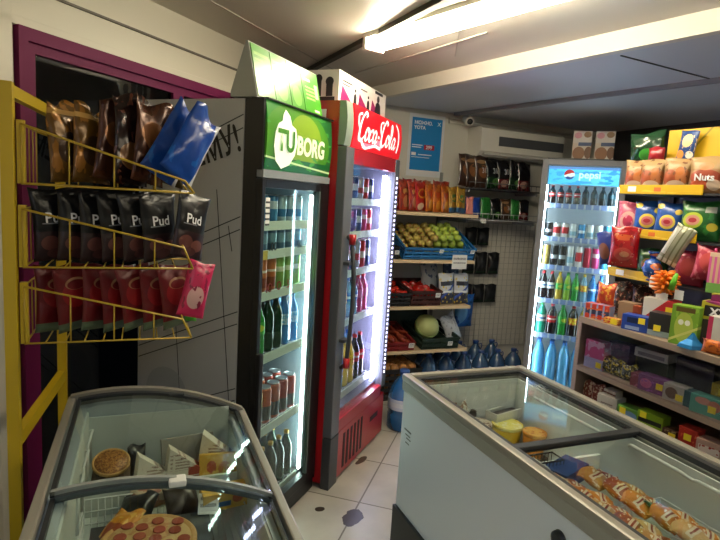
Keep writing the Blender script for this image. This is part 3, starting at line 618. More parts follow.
for row, y in enumerate((.07, .15)):
    rn = ('front', 'back')[row]
    for i in range(8):
        x = .087 + i * .061; od = ORD[i]
        b1 = (cola, capr, L_red, 'dark cola bottle with red label') if i < 4 else (mat('black bottle', '#101a1c', .3), capb, mat('label teal dark', '#1c3f48', .4), 'black bottle with dark label')
        bottle(f'{b1[3]}, {od} from the left, {rn} row, top shelf {W_}', inp(x, y, 1.545), .145, .024, b1[0], b1[1], b1[2], f'bottles on the top shelf {W_}')
        km, kn = ((mblk, 'black'), (mrw, 'red and white'), (mrw, 'red and white'), (mwh, 'white'), (mcyan, 'cyan'), (mwh, 'white'), (mwh, 'white'), (mcyan, 'cyan'))[i]
        can(f'{kn} short can, {od} from the left, {rn} row, second shelf {W_}', inp(x, y, 1.285), .115, .027, km, f'short cans on the second shelf {W_}')
        km, kn = ((mat('can gold pale', '#c8ac5c', .35, .3), 'pale gold'), (mblk, 'black'), (mblk, 'black'), (mwh, 'white'), (mrw, 'red and white'), (mat('can crimson', '#b0283c', .35, .3), 'crimson'), (mpnk, 'pink'), (mcyan, 'cyan'))[i]
        can(f'{kn} tall can, {od} from the left, {rn} row, third shelf {W_}', inp(x, y, 1.06), .165, .027, km, f'tall cans on the third shelf {W_}')
        b1 = ((cola, capr, L_white, 'cola bottle with white label'), (cola, capr, L_white, 'cola bottle with white label'), (yel, capy, L_green, 'yellow soda bottle'), (lime, capg, L_green, 'lime soda bottle'), (grn, capg, L_green, 'green soda bottle'), (wat, capy, L_yel, 'clear bottle with yellow cap'), (watd, capblue, L_blue, 'blue water bottle'), (watd, capblue, L_blue, 'blue water bottle'))[i]
        bottle(f'{b1[3]}, {od} from the left, {rn} row, fourth shelf {W_}', inp(x, y, .79), .215, .029, b1[0], b1[1], b1[2], f'bottles on the fourth shelf {W_}')
    for i in range(6):
        x = .10 + i * .08; od = ORD[i]
        b1 = ((clear('mint bottle', '#2fae8e', .8), capg, L_white, 'mint green bottle'), (cola, capr, L_red, 'cola bottle with red label'), (grn, capg, L_green, 'green soda bottle'), (cola, capr, L_yel, 'dark bottle with yellow label'), (yel, capy, L_yel, 'yellow soda bottle'), (grn, capg, None, 'plain green bottle'))[i]
        bottle(f'{b1[3]}, {od} from the left, {rn} row, fifth shelf {W_}', inp(x, y, .505), .245, .036, b1[0], b1[1], b1[2], f'bottles on the fifth shelf {W_}')
        if i < 5: bottle(f'large blue water bottle, {od} from the left, {rn} row, lowest shelf {W_}', inp(.105 + i * .098, y + .02 + row * .03, .086), .36, .044, clear('big blue water bottle', '#5fb4e6', .75), capblue, None, f'large water bottles on the lowest shelf {W_}', name='water_bottle')
ck = mat('cookie carton', '#cdbfae', .45, shapes=(('box', 0, 1, .6, 1, '#cfc6be'), ('ell', .25, .85, .2, .1, '#c98a94'), ('ell', .75, .88, .2, .1, '#8d6a44'), ('box', .3, 1, .5, .62, '#33466e'), ('ell', .35, .25, .32, .22, '#8a5a30'), ('ell', .85, .28, .2, .2, '#6a4220')))
ckt = mat('carton dark side', '#5c4a38', .5)
for i, x in enumerate((.265, .425)):
    carton('carton', f"{('left', 'right')[i]} cream and brown biscuit carton standing on the far blue-signed cooler", 'box', tuple(PM @ Vector((x, .10, 1.901 if False else 1.8865))), .135, .06, .225, ck, R(-44), 'biscuit cartons on the far cooler')
# ================================================================== chest freezer with curved glass (left)
fcol = mat('freezer white', '#b9c4cb', .4, coat=.2); rim = mat('freezer rim', '#8c897f', .35, .15); inner = mat('freezer inside', '#d3dad6', .45); gasket = mat('gasket', '#23262a', .5)
lidg = glass('freezer lid glass', '#f3f8f5', .04, .03)
FX0, FX1, FY0, FY1 = -.212, .344, .70, 1.925
fw_ = FX1 - FX0
def zp(u): return .80 - .09 * u + .20 * u * (1 - u)
fl = thing('chest_freezer', 'curved-glass chest freezer with pizzas at lower left', 'freezer', (FX0, FY0, 0)); FL = FY1 - FY0
mb = MB()
mb.box(0, .05, 0, FL, .06, .775); mb.box(fw_ - .05, fw_, 0, FL, .06, .685); mb.box(.05, fw_ - .05, .05, FL - .05, .06, .50)
NP = 14
def cap_poly(off, z0): return [(0, z0)] + [(fw_ * i / NP, zp(i / NP) - off) for i in range(NP + 1)] + [(fw_, z0)]
mb.prism([(.05, .06), (.05, .775)] + [(fw_ * i / NP, zp(i / NP) - .028) for i in range(2, NP - 1)] + [(fw_ - .05, .06)], 0, .05, 'y')
mb.prism([(.05, .06), (.05, .775)] + [(fw_ * i / NP, zp(i / NP) - .028) for i in range(2, NP - 1)] + [(fw_ - .05, .06)], FL - .05, FL, 'y')
part('body', mb, fcol, fl)
part('liner', MB().box(.0505, .056, .056, FL - .056, .50, .765).box(fw_ - .056, fw_ - .0505, .056, FL - .056, .50, .68).box(.056, fw_ - .056, FL - .056, FL - .0505, .50, .745).box(.056, fw_ - .056, .0505, .056, .50, .745).box(.056, fw_ - .056, .056, FL - .056, .50, .515), inner, fl)
part('side_rail', MB().box(-.008, .016, 0, FL, .772, .803, .005), rim, fl)
part('side_rail', MB().box(fw_ - .016, fw_ + .008, 0, FL, .682, .713, .005), rim, fl)
part('plinth', MB().box(.02, fw_ - .02, .02, FL - .02, 0, .06), gasket, fl)
def arch(name, y0, y1, h0, h1, m, parent, u0=0, u1=1):
    P = [(fw_ * (u0 + (u1 - u0) * i / NP), zp(u0 + (u1 - u0) * i / NP)) for i in range(NP + 1)]
    b_ = MB(); b_.prism([(x, z + h0) for x, z in P] + [(x, z + h1) for x, z in P[::-1]], y0, y1, 'y'); return part(name, b_, m, parent)
arch('end_arch', FL - .022, FL, -.028, .010, rim, fl); arch('end_arch', 0, .022, -.028, .010, rim, fl)
YM = .60      # where the two lids meet
gl = arch('glass_lid', YM, FL - .03, -.004, .0005, lidg, fl, .045, .955)
arch('lid_edge', FL - .052, FL - .032, -.006, .004, gasket, gl, .045, .955); arch('lid_edge', YM, YM + .012, -.006, .004, mat('lid edge grey', '#8a8f8c', .4), gl, .045, .955)
part('lid_side', MB().box(.024, .034, YM, FL - .03, .795, .808), gasket, gl); part('lid_side', MB().box(fw_ - .034, fw_ - .024, YM, FL - .03, .712, .724), gasket, gl)
part('lid_catch', MB().box(.30, .35, FL - .06, FL - .045, zp(.58) + .001, zp(.58) + .009, .003), gasket, gl)
gl2 = arch('glass_lid', .03, YM + .03, -.022, -.0175, lidg, fl, .045, .955)
arch('lid_edge', YM + .004, YM + .03, -.028, -.014, mat('lid edge dark', '#4a5358', .4), gl2, .045, .955)
part('lid_badge', MB().box(.275, .315, YM - .02, YM + .015, zp(.53) - .012, zp(.53) + .004, .004), mat('badge white', '#d8dad6', .4), gl2)
part('lid_side', MB().box(.024, .034, .03, YM + .03, .775, .79), gasket, gl2); part('lid_side', MB().box(fw_ - .034, fw_ - .024, .03, YM + .03, .69, .703), gasket, gl2)
def wire_basket(y0, y1, z0, z1, parent, x0=.065, x1=None, m=None, n=16):
    x1 = x1 or fw_ - .065; b_ = MB()
    for z in (z0, (z0 + z1) / 2, z1): b_.tube([(x0, y0, z), (x1, y0, z), (x1, y1, z), (x0, y1, z), (x0, y0, z)], .0028, 5)
    for i in range(n + 1):
        x = x0 + (x1 - x0) * i / n; b_.tube([(x, y0, z1), (x, y0, z0), (x, y1, z0), (x, y1, z1)], .0018, 4)
    return part('wire_basket', b_, m or wire, parent)
wire_basket(.10, .905, .535, .61, fl, n=24, m=wire)
part('divider', MB().box(.06, fw_ - .06, .93, .94, .54, .62), mat('divider white', '#d5d8d2', .4), fl)
b_ = MB()
for y0 in (.30, .72, .86, 1.0): b_.tube([(.066, y0, .62), (.066, y0 + .02, .72), (.075, y0 + .07, .745), (.066, y0 + .10, .73), (.066, y0 + .11, .62)], .004, 5)
part('basket_hook', b_, wire, fl)
def fz(x, y, z): return (x, y, z)
# pizzas
dough = mat('pizza dough', '#c69a5e', .6, bump=.3, bscale=60)
def pizza(label, loc, r, topm, dots, dotm, rot=(0, 0, 0)):
    o = link('pizza', MB().lathe([(r * .9, 0), (r, .006), (r, .014), (r * .94, .018), (r * .88, .013), (.01, .013)], 36).mesh('pizza', dough), None, loc, rot); tag(o, label, 'pizza')
    part('cheese', MB().lathe([(r * .89, .0125), (r * .86, .0155), (.005, .0165)], 32), topm, o)
    rr = random.Random(3)
    for k in range(dots):
        a = k * 2.399; q = r * .82 * math.sqrt((k + .5) / dots)
        part('pepperoni', MB().lathe([(r * .135, .016), (r * .135, .0185), (r * .12, .0195)], 14, (q * math.cos(a), q * math.sin(a), 0)), dotm, o)
    return o
chm = mat('pizza cheese', '#c9a873', .5, shapes=(('noise', 9, .55, '#b98a58'),)); pep = mat('pepperoni', '#9c4a35', .5)
brick_ = mat('pizza box grey', '#3b3d40', .6)
carton('pizza_box', 'dark flat carton under the round pepperoni pizza in the left freezer', 'box', (.03, 1.36, .539), .30, .24, .06, brick_)
pizza('large round pepperoni pizza on dark carton in the left freezer', (.02, 1.36, .60), .118, chm, 17, pep)
carton('frozen_food_box', 'brown carton propping up the half pizza in far left corner of left freezer', 'box', (-.085, 1.765, .539), .11, .08, .06, mat('box brown', '#5c4632', .6))
pizza('browned pizza tilted against dark pack at back of the left freezer', (-.085, 1.765, .628), .055, mat('browned topping', '#8a5426', .5, shapes=(('noise', 12, .5, '#b07a3c'), ('noise', 20, .6, '#5a2c14'))), 0, pep, (R(20), R(-6), .4))
bag('frozen_food_bag', 'black crumpled pack beside the browned pizza in left freezer', 'bag', (-.005, 1.80, .539), .06, .12, .035, mat('black foil', '#17171a', .3), None, (R(-15), 0, .3), 5)
ylw = mat('pack orange yellow', '#c8842a', .35, shapes=(('noise', 5, .6, '#e0b45a'), ('box', .2, .8, .3, .6, '#8a3c1c')))
bag('frozen_food_bag', 'orange pack lying left of the round pizza', 'bag', (-.10, 1.38, .565), .08, .15, .04, ylw, None, (R(-70), 0, R(-35)), 8)
bag('frozen_food_bag', 'black pack between orange pack and the tilted pizza in left freezer', 'bag', (-.03, 1.50, .55), .10, .12, .05, mat('black foil', ''), None, (R(-62), 0, R(-20)), 9)
# triangular sandwich packs
sw = mat('sandwich carton', '#e6dfd0', .5, shapes=(('text', .15, .75, .2, .7, 7, '#7a4a3c'),)); swr = mat('sandwich carton red', '#e2d9c8', .5, shapes=(('box', .45, .95, .05, .4, '#b0503c'), ('text', .1, .5, .3, .8, 8, '#7a4a3c')))
for i, (x, y, z, a, m_, t) in enumerate(((.05, 1.70, .65, 8, sw, 'left'), (.14, 1.705, .66, 4, swr, 'middle'), (.245, 1.755, .67, -10, sw, 'right'))):
    o = link('sandwich_pack', MB().prism([(-.07, 0), (.075, 0), (-.055, .10)], -.03, .03, 'y').mesh('sandwich', m_), None, (x, y, z - .068), (R(-8), 0, R(a))); tag(o, f'{t} triangular sandwich pack standing at the back of the left freezer', 'sandwich pack')
    part('film_window', MB().prism([(-.052, .008), (.058, .008), (-.046, .080)], -.0312, -.0303, 'y'), sw if i != 1 else swr, o)
carton('frozen_food_box', 'grey flat box leaning behind the sandwich packs', 'box', (.15, 1.775, .575), .17, .02, .11, mat('grey carton', '#8f8a80', .5), R(8), rx=R(-20))
yb = mat('yellow carton', '#d9a838', .4, shapes=(('ell', .3, .6, .12, .2, '#b0502c'), ('ell', .62, .5, .16, .26, '#c8702c'), ('noise', 6, .6, '#e8c460')))
carton('frozen_food_box', 'yellow food box with pictures near right wall of the left freezer', 'box', (.235, 1.675, .56), .125, .04, .10, yb, R(-4), rx=R(-20))
carton('frozen_food_box', 'yellow and blue box below the lid join at right of the left freezer', 'box', (.225, 1.50, .60), .13, .06, .05, mat('yellow blue carton', '#d3ab48', .4, shapes=(('box', .1, .6, .2, .5, '#3c6a9a'), ('ell', .75, .6, .12, .3, '#b0502c'))), R(6))
bag('frozen_food_bag', 'dark brown pack beside yellow and blue box in the left freezer', 'bag', (.12, 1.52, .56), .10, .10, .05, mat('dark brown pack', '#2e211b', .35), None, (R(-55), 0, R(10)), 11)
bag('frozen_food_bag', 'pink and cream pack below the sandwich packs in the left freezer', 'bag', (.04, 1.58, .565), .12, .07, .05, mat('pink cream pack', '#a8705c', .4, shapes=(('noise', 5, .5, '#c9b69c'),)), None, (R(-50), 0, R(15)), 12)
carton('price_card', 'white paper price card beside the round pizza', 'price card', (.175, 1.45, .605), .055, .002, .055, tagw, R(-10), rx=R(-35), bev=0)

# ================================================================== straight chest freezer (right)
GX0, GX1, GY0, GY1 = .972, 1.532, .36, 1.861
gw, gl_ = GX1 - GX0, GY1 - GY0
fr = thing('chest_freezer', 'straight flat-glass chest freezer in the middle with ice cream tubs', 'freezer', (GX0, GY0, 0))
part('body', MB().box(0, .06, 0, gl_, .27, .757).box(gw - .06, gw, 0, gl_, .27, .757).box(.06, gw - .06, 0, .06, .27, .757).box(.06, gw - .06, gl_ - .06, gl_, .27, .757).box(.06, gw - .06, .06, gl_ - .06, .27, .46), mat('freezer blue grey', '#dde5ef', .35, coat=.25), fr)
part('plinth', MB().box(-.012, gw + .0, -.0, gl_ + .004, 0.02, .268), gasket, fr)
for x in (.05, gw - .05):
    for y in (.08, gl_ - .08): part('castor', MB().lathe([(.02, 0), (.02, .02)], 10), gasket, fr, (x, y, 0))
rg = mat('freezer top frame', '#928f84', .35, .2)
def rimpoly(o0, o1, z0, z1, m, name, par):
    b_ = MB(); b_.box(-o0, o1, -o0, gl_ + o0, z0, z1, .008); b_.box(gw - o1, gw + o0, -o0, gl_ + o0, z0, z1, .008); b_.box(o1, gw - o1, -o0, o1, z0, z1, .008); b_.box(o1, gw - o1, gl_ - o1, gl_ + o0, z0, z1, .008); return part(name, b_, m, par)
rimpoly(.008, .045, .755, .80, mat('freezer frame beige', '#9b9a90', .4, .1), 'frame', fr); rimpoly(.010, .022, .795, .822, rg, 'top_edge', fr)
b_ = MB(); t = .022
b_.box(t, t + .022, t, gl_ - t, .79, .812).box(gw - t - .022, gw - t, t, gl_ - t, .79, .812).box(t + .022, gw - t - .022, t, t + .022, .79, .812).box(t + .022, gw - t - .022, gl_ - t - .022, gl_ - t, .79, .812)
part('lid_track', b_, gasket, fr)
part('liner', MB().box(.0605, .066, .066, gl_ - .066, .462, .79).box(gw - .066, gw - .0605, .066, gl_ - .066, .462, .79).box(.066, gw - .066, gl_ - .066, gl_ - .0605, .462, .79).box(.066, gw - .066, .0605, .066, .462, .79).box(.066, gw - .066, .066, gl_ - .066, .462, .475), mat('right freezer inside', '#e6ebe9', .4), fr)
YM2 = .858
lidg2 = glass('flat lid glass', '#f4f8f7', .04, .02)
gA = part('glass_lid', MB().box(.046, gw - .046, YM2, gl_ - .046, .803, .808), lidg2, fr)
part('lid_edge', MB().box(.04, gw - .04, YM2 - .012, YM2 + .018, .801, .812, .003), gasket, gA)
gB = part('glass_lid', MB().box(.046, gw - .046, .046, YM2 + .02, .790, .795), lidg2, fr)
part('lid_edge', MB().box(.04, gw - .04, YM2 - .004, YM2 + .02, .788, .797, .003), gasket, gB)
pl = part('nameplate', MB().box(-.0015, 0, gl_ - .085, gl_ - .03, .605, .611).box(-.0015, 0, gl_ - .08, gl_ - .04, .588, .592).box(-.0015, 0, gl_ - .085, gl_ - .05, .575, .579).box(-.0015, 0, gl_ - .075, gl_ - .045, .556, .560), mat('plate print', '#5f6a72', .5), fr)
part('lock', MB().lathe([(.022, 0), (.02, .012), (.012, .014)], 18, M=Matrix.Translation((0, .61, .69)) @ Matrix.Rotation(R(-90), 4, 'Y')), gasket, fr)
bw = mat('dark basket wire', '#2b2d30', .45)
wire_basket(.90, .955, .48, .72, fr, .075, .27, bw, 14)
wire_basket(.10, .72, .48, .66, fr, .075, gw - .075, wire, 18)
part('divider', MB().box(.07, gw - .07, .962, .974, .48, .68), mat('right freezer inside', ''), fr)
b_ = MB(); b_.tube([(gw - .085, 1.30, .76), (gw - .10, .95, .77)], .006, 6); b_.tube([(gw - .075, .85, .765), (gw - .10, .82, .782), (gw - .10, .66, .78), (gw - .075, .63, .762), (gw - .10, .60, .78), (gw - .10, .42, .78), (gw - .075, .38, .765)], .006, 6)
part('basket_handle', b_, mat('handle white', '#d9dcda', .4), fr)
# ice cream tubs
def tub(label, loc, r, h, m, lidm, rz=0):
    o = link('ice_cream_tub', MB().lathe([(r * .84, 0), (r * .97, h * .9)], 28).mesh('tub', m), None, loc, (0, 0, rz)); tag(o, label, 'tub')
    part('lid', MB().lathe([(r * 1.02, h * .86), (r * 1.03, h * .98), (r * .98, h), (r * .93, h * .97), (.01, h * .97)], 28), lidm, o)
    return o
G = lambda x, y, z: (x, y, z)
tub('round yellow ice cream tub in the right freezer', (1.362, 1.70, .55), .060, .095, mat('tub yellow', '#c9a41c', .4), mat('tub lid yellow', '#d6b82a', .4, shapes=(('ell', .5, .5, .4, 2, '#dcd06a'), ('noise', 6, .56, '#e9e2b8'))))
tub('round orange ice cream tub right of the yellow tub', (1.420, 1.605, .55), .045, .095, mat('tub orange', '#c07820', .4), mat('tub lid orange', '#cf8a2c', .4, shapes=(('ell', .5, .5, .38, 2, '#dba857'), ('noise', 6, .6, '#b04a20'))))
tub('round white and brown ice cream tub left of the yellow tub', (1.252, 1.735, .55), .050, .095, mat('tub brown', '#3c2a20', .4), mat('tub lid cream', '#c2b4a4', .4, shapes=(('noise', 6, .58, '#6a3a2c'),)))
pk = mat('white wrapper', '#d8d4c8', .4, shapes=(('noise', 4, .56, '#8a6a54'), ('ell', .5, .4, .25, .15, '#7a5040')))
for i, (x, y, z, a, tl) in enumerate(((1.115, 1.735, .53, 20, -4), (1.185, 1.735, .53, 40, -4), (1.145, 1.665, .53, 60, -8))):
    bag('ice_cream_pack', f"white ice cream wrapper, {('farthest', 'middle', 'nearest')[i]} of three at far left end of the right freezer", 'pack', (x, y, z), .10, .20, .05, pk, None, (R(tl), 0, R(a)), 20 + i, 'white wrappers in the right freezer')
bag('ice_cream_pack', 'dark small pack behind the white and brown tub', 'pack', (1.255, 1.785, .53), .06, .14, .03, mat('dark brown pack', ''), None, (R(-5), 0, R(10)), 24)
tr = thing('food_tray', 'white plastic tray of dark cookies behind the ice cream tubs', 'tray', (1.395, 1.765, .635), R(14))
part('tray', MB().tray(-.085, .085, -.03, .03, 0, .04, .006), mat('tray white', '#d0d2ce', .4), tr)
part('contents', MB().box(-.07, .07, -.022, .022, .008, .03, .006), mat('dark cookie', '#2c1e1a', .6), tr)
carton('frozen_food_box', 'white box holding up the cookie tray in the right freezer', 'box', (1.395, 1.77, .477), .15, .05, .157, mat('grey carton', ''), R(18))
for i, x in enumerate((1.245, 1.345, 1.43)): carton('frozen_food_box', f"{('left', 'middle', 'right')[i]} brown box under the row of ice cream tubs", 'box', (x, (1.735, 1.70, 1.62)[i], .477), .085, .10, .07, mat('box brown', ''), 0)
bl_ = mat('navy carton', '#1c3c78', .4, shapes=(('box', .1, .9, .3, .6, '#27559c'),))
carton('frozen_food_box', 'navy blue box in the near basket of the right freezer', 'box', (1.25, 1.255, .655), .14, .08, .05, bl_, R(20))
bag('frozen_food_bag', 'clear bag of pale dumplings beside the navy blue box', 'bag', (1.145, 1.205, .655), .12, .10, .06, mat('dumpling bag', '#c9c3b4', .4, shapes=(('vor', 9, .35, '#9a9484'),)), None, (R(-60), 0, R(20)), 31)
cols = ['#a8601c', '#bd7826', '#96481a', '#a87c3c', '#7a3a1c', '#b8935c']
k = 0
for r_ in range(5):
    for c_ in range(5):
        m_ = mat(f'snack pack tone {k % 6}', cols[k % 6], .5, spec=.3, shapes=(('noise', 4, .6, '#d8cbb0'), ('box', .12, .88, .35, .55, '#c9bda4'), ('box', .2, .8, .42, .48, '#7a2c1c')))
        bag('frozen_food_bag', f'orange brown frozen pack, {ORD[c_]} from left, {ORD[r_]} row from far end of near basket', 'bag', (1.105 + c_ * .064 + (r_ % 2) * .012 + r_ * .006, 1.135 - r_ * .075, .66 + .012 * (c_ % 2)), .078, .085, .036, m_, None, (R(-74), 0, R(25 + 14 * ((k * 7) % 5 - 2))), 40 + k % 4, 'frozen packs in the near basket'); k += 1
bag('frozen_food_bag', 'teal green pack at the right side of near basket', 'bag', (1.425, 1.0, .62), .06, .15, .04, mat('teal pack', '#2e6a58', .4), None, (R(-55), 0, R(80)), 50)
# ================================================================== yellow snack rack (left)
yp = mat('yellow rack paint', '#b89d0e', .45, coat=.1); yw = mat('yellow rack wire', '#b0952a', .4)
KX, KY = -.31, 1.636
rk = thing('snack_rack', 'yellow steel rack with three wire baskets of snack bags', 'rack', (KX, KY, 0))
def postbox(x, y): return MB().box(x - .022, x + .008, y - .015, y + .015, 0, 1.735, .002)
part('post', postbox(0, 0), yp, rk); part('post', MB().box(.025, .055, .55, .58, 0, 1.75, .002), yp, rk)
part('crossbar', MB().prism([(-.016, .012), (.006, .012), (.052, .552), (.028, .552)], 1.70, 1.73), yp, rk)
part('crossbar', MB().prism([(-.016, .012), (.006, .012), (.052, .552), (.028, .552)], .77, .81), yp, rk)
part('crossbar', MB().prism([(-.016, .012), (.006, .012), (.052, .552), (.028, .552)], .12, .16), yp, rk)
part('foot_rail', MB().box(-.022, .055, -.06, .60, 0, .02, .003), yp, rk)
BW = .425; BDp = .22
for zb, zl, zr in ((1.485, 1.635, 1.518), (1.268, 1.42, 1.328), (1.062, 1.217, 1.118)):
    b_ = MB(); x0, x1 = .022, .022 + BW; xs = [x0 + BW * t for t in (0, .255, .51, .755, .97)]
    zt = lambda x: zl + (zr - zl) * min((x - x0) / (BW * .94), 1)
    for y in (0, BDp):
        b_.tube([(x0, y, zb), (x1, y, zb)], .0028, 6); b_.tube([(x0, y, zl), (x0 + BW * .94, y, zr), (x1, y, zb)], .0032, 6)
        for x in xs[:-1]: b_.tube([(x, y, zb), (x, y, zt(x))], .0022, 5)
    for x in [x0 + BW * i / 9 for i in range(10)]: b_.tube([(x, 0, zb), (x, BDp, zb)], .002, 5)
    b_.tube([(x0, 0, zl), (x0, BDp, zl)], .0028, 6); b_.tube([(x0 + BW * .94, 0, zr), (x0 + BW * .94, BDp, zr)], .0028, 6); b_.tube([(x0, 0, zb), (x0, BDp, zb)], .003, 6)
    for y in (.055, .11, .165): b_.tube([(x0, y, zb), (x0, y, zl)], .002, 5)
    bk = part('wire_basket', b_, yw, rk)
    part('bracket', MB().box(.012, .03, .0, .016, zb, zl + .01), yp, rk)
sealm = mat('silver seal', '#8c8f96', .3, .5)
# middle basket: black bags
kpb = mat('black bag', '#07080c', .34, spec=.35, shapes=(('box', 0, 1, 0, .40, '#241417'), ('ell', .35, .24, .20, .10, '#5a3430'), ('ell', .70, .20, .18, .09, '#6a4038'), ('ell', .5, .10, .22, .07, '#4a2a28'), ('box', .2, .6, .50, .515, '#7a7e86'), ('box', .93, 1, 0, 1, '#4c515c')))
wbag = mat('bag lettering white', '#dcdde0', .4)
for i in range(7):
    x = -.224 + i * .056; last = i == 6
    bag('snack_bag', f'black snack bag with white lettering, {ORD[i]} from the left in the middle basket of the yellow rack', 'snack bag', (x + (.012 if last else 0), KY + .105 - (.02 if last else 0), 1.273), .13, .199, .028, kpb, None, (R(-3), R(12 if last else rnd.uniform(-5, 5)), R(40 + rnd.uniform(-3, 3))), 60 + i % 4, 'black snack bags in the middle basket', [('Pud', .040, -.004, .118, wbag, .0006)], .7)
# lower basket: red bags
kr = mat('red bag', '#5a0810', .36, spec=.35, shapes=(('ell', .45, .55, .30, .20, '#7a1016'), ('ell', .5, .70, .26, .09, '#8e6a4c'), ('ell', .5, .685, .22, .07, '#5e0c12'), ('box', 0, 1, 0, .13, '#4d5c46'), ('box', .93, 1, 0, 1, '#8a8a92')))
for i in range(7):
    x = -.224 + i * .056
    bag('snack_bag', f'dark red snack bag with green foot, {ORD[i]} from the left in the lowest basket of the yellow rack', 'snack bag', (x, KY + .105, 1.068), .13, .188, .028, kr, None, (R(-3), R(rnd.uniform(-8, 4)), R(40 + rnd.uniform(-4, 4))), 60 + i % 4, 'dark red snack bags in the lowest basket', None, .9)
bag('snack_bag', 'bright pink packet hanging at the right end of the lowest basket', 'snack bag', (.135, KY + .06, 1.10), .085, .17, .03, mat('pink packet', '#b81f52', .3, shapes=(('ell', .5, .35, .3, .2, '#c9a09c'), ('noise', 5, .62, '#7c1838'))), sealm, (R(-4), R(14), R(12)), 70, None, None, .5)
bag('snack_bag', 'small green packet under the bright pink packet', 'snack bag', (.138, KY + .12, 1.08), .05, .075, .02, mat('green packet', '#3f9a24', .35), None, (0, R(10), R(20)), 71)
# upper basket: gold and brown bags, two blue bags
gold = mat('gold bag', '#5c4016', .26, .25, spec=.4, shapes=(('noise', 4, .55, '#8a5c22'), ('ell', .5, .4, .3, .2, '#3d2a1c'), ('box', 0, 1, .8, .86, '#b08a4a')))
cop = mat('copper bag', '#4a2816', .26, .3, spec=.4, shapes=(('noise', 4, .52, '#3a1f17'), ('ell', .5, .55, .35, .16, '#7a4a24')))
brw = mat('dark brown bag', '#221210', .26, .1, spec=.4, shapes=(('noise', 5, .6, '#553022'), ('ell', .5, .3, .35, .15, '#6e4a2a')))
bl = mat('blue bag', '#0f3f92', .3, spec=.4, shapes=(('box', .9, 1, .0, 1, '#b8bcc4'), ('noise', 3, .66, '#1a5cb0')))
for i, (x, m_, rz_, ry_, h_, tx_) in enumerate(((-.185, gold, 44, -3, .215, 'gold snack bag'), (-.135, gold, 46, 4, .205, 'gold snack bag'), (-.085, cop, 45, 10, .23, 'copper snack bag'), (-.035, brw, 44, 6, .255, 'dark brown snack bag'), (.012, cop, 46, 10, .245, 'copper snack bag'))):
    bag('snack_bag', f'crumpled {tx_}, {ORD[i]} from the left in the top basket of the yellow rack', 'snack bag', (x, KY + .11, 1.492), .13, h_, .028, m_, None, (R(-4), R(ry_), R(rz_)), 80 + i, 'bags in the top basket', None, 2.2)
bag('snack_bag', 'blue snack bag leaning right, left of two in top basket of the yellow rack', 'snack bag', (.04, KY + .10, 1.495), .125, .235, .032, bl, None, (R(-2), R(30), R(25)), 90, 'blue bags in the top basket', None, 1.8)
bag('snack_bag', 'blue snack bag leaning right, right of two with pale edge, in top basket of the yellow rack', 'snack bag', (.088, KY + .045, 1.495), .125, .235, .032, bl, None, (R(-2), R(32), R(35)), 91, 'blue bags in the top basket', None, 1.8)
bag('snack_bag', 'yellow and dark bag at the back of the top basket behind blue bags', 'snack bag', (.06, KY + .18, 1.492), .12, .20, .045, mat('yellow dark bag', '#3d3216', .3, shapes=(('slant', .6, .9, 1.1, '#c9a02c'), ('noise', 4, .6, '#1b1a18'))), None, (0, R(16), R(10)), 92, None, None, 1.2)
# dark things below the rack by the window
crate_blk = mat('black crate', '#16171a', .6)
# ================================================================== shelving along the back wall
wood = mat('light shelf board', '#d3ba94', .5, bump=.03, bscale=30)
stl = mat('shelf upright', '#8d8e8c', .4)
bs = thing('shelving_unit', 'pale wooden four-board shelving with fruit and snacks by the back wall', 'shelves', (1.30, 3.54, 0))
SH = (1.425, 1.075, .725, .385)
for z in SH: part('shelf', MB().box(0, 1.075, 0, .47, z - .024, z, .002), wood, bs)
for x in (.10, 1.0):
    part('upright', MB().box(x - .012, x + .012, .471, .486, .0, 1.75), stl, bs)
    for z in SH: part('bracket', MB().prism([(.06, z - .025), (.471, z - .025), (.471, z - .075)], x - .006, x + .006, 'x'), stl, bs)
q = 1.30
# --- top board: snack bags
rb1 = mat('red snack bag', '#a3161a', .28, coat=.3, shapes=(('ell', .5, .58, .34, .17, '#d2952c'), ('ell', .5, .58, .27, .11, '#8e1a16'), ('noise', 4, .62, '#c8452c'), ('ell', .35, .15, .25, .12, '#d8c9b0')))
rb2 = mat('red orange snack bag', '#b03a20', .28, coat=.3, shapes=(('ell', .5, .62, .3, .1, '#d8a860'), ('noise', 5, .55, '#8a241a'), ('ell', .55, .3, .3, .2, '#c98a5c')))
ob = mat('orange snack bag', '#c06a1c', .28, coat=.3, shapes=(('ell', .5, .62, .34, .12, '#b03a1c'), ('noise', 5, .56, '#a04a18'), ('ell', .45, .25, .25, .16, '#d89a3c')))
yg = mat('yellow green snack bag', '#a87a24', .28, coat=.3, shapes=(('ell', .5, .55, .35, .15, '#2f6a3c'), ('noise', 5, .56, '#c9a03c'), ('box', 0, 1, 0, .2, '#2c5c8c')))
lay = [(.43, rb1, 'bright red'), (.51, rb2, 'red and orange'), (.585, rb2, 'red and orange'), (.655, rb1, 'bright red'), (.725, ob, 'orange'), (.795, ob, 'orange'), (.86, ob, 'orange'), (.93, yg, 'yellow and green'), (.99, yg, 'yellow and green')]
for i, (x, m_, t) in enumerate(lay):
    bag('snack_bag', f'{t} snack bag, {ORD[i]} from the left in the front row of the top wooden shelf', 'snack bag', (q + x, 3.66 + .01 * (i % 2), 1.427), .165, .225 - .004 * i, .034, m_, None, (R(-6), R(rnd.uniform(-6, 6)), R(34 + rnd.uniform(-3, 3))), 100 + i % 5, 'snack bags on the top wooden shelf', None, .7)
for i in range(7):
    bag('snack_bag', f'orange snack bag, {ORD[i]} from the left in the back row of the top wooden shelf', 'snack bag', (q + .45 + i * .085, 3.84, 1.427), .165, .24, .038, (rb2, ob, rb1)[i % 3], None, (R(-5), R(rnd.uniform(-3, 3)), R(38)), 100 + i % 5, 'snack bags at the back of the top wooden shelf', None, .7)
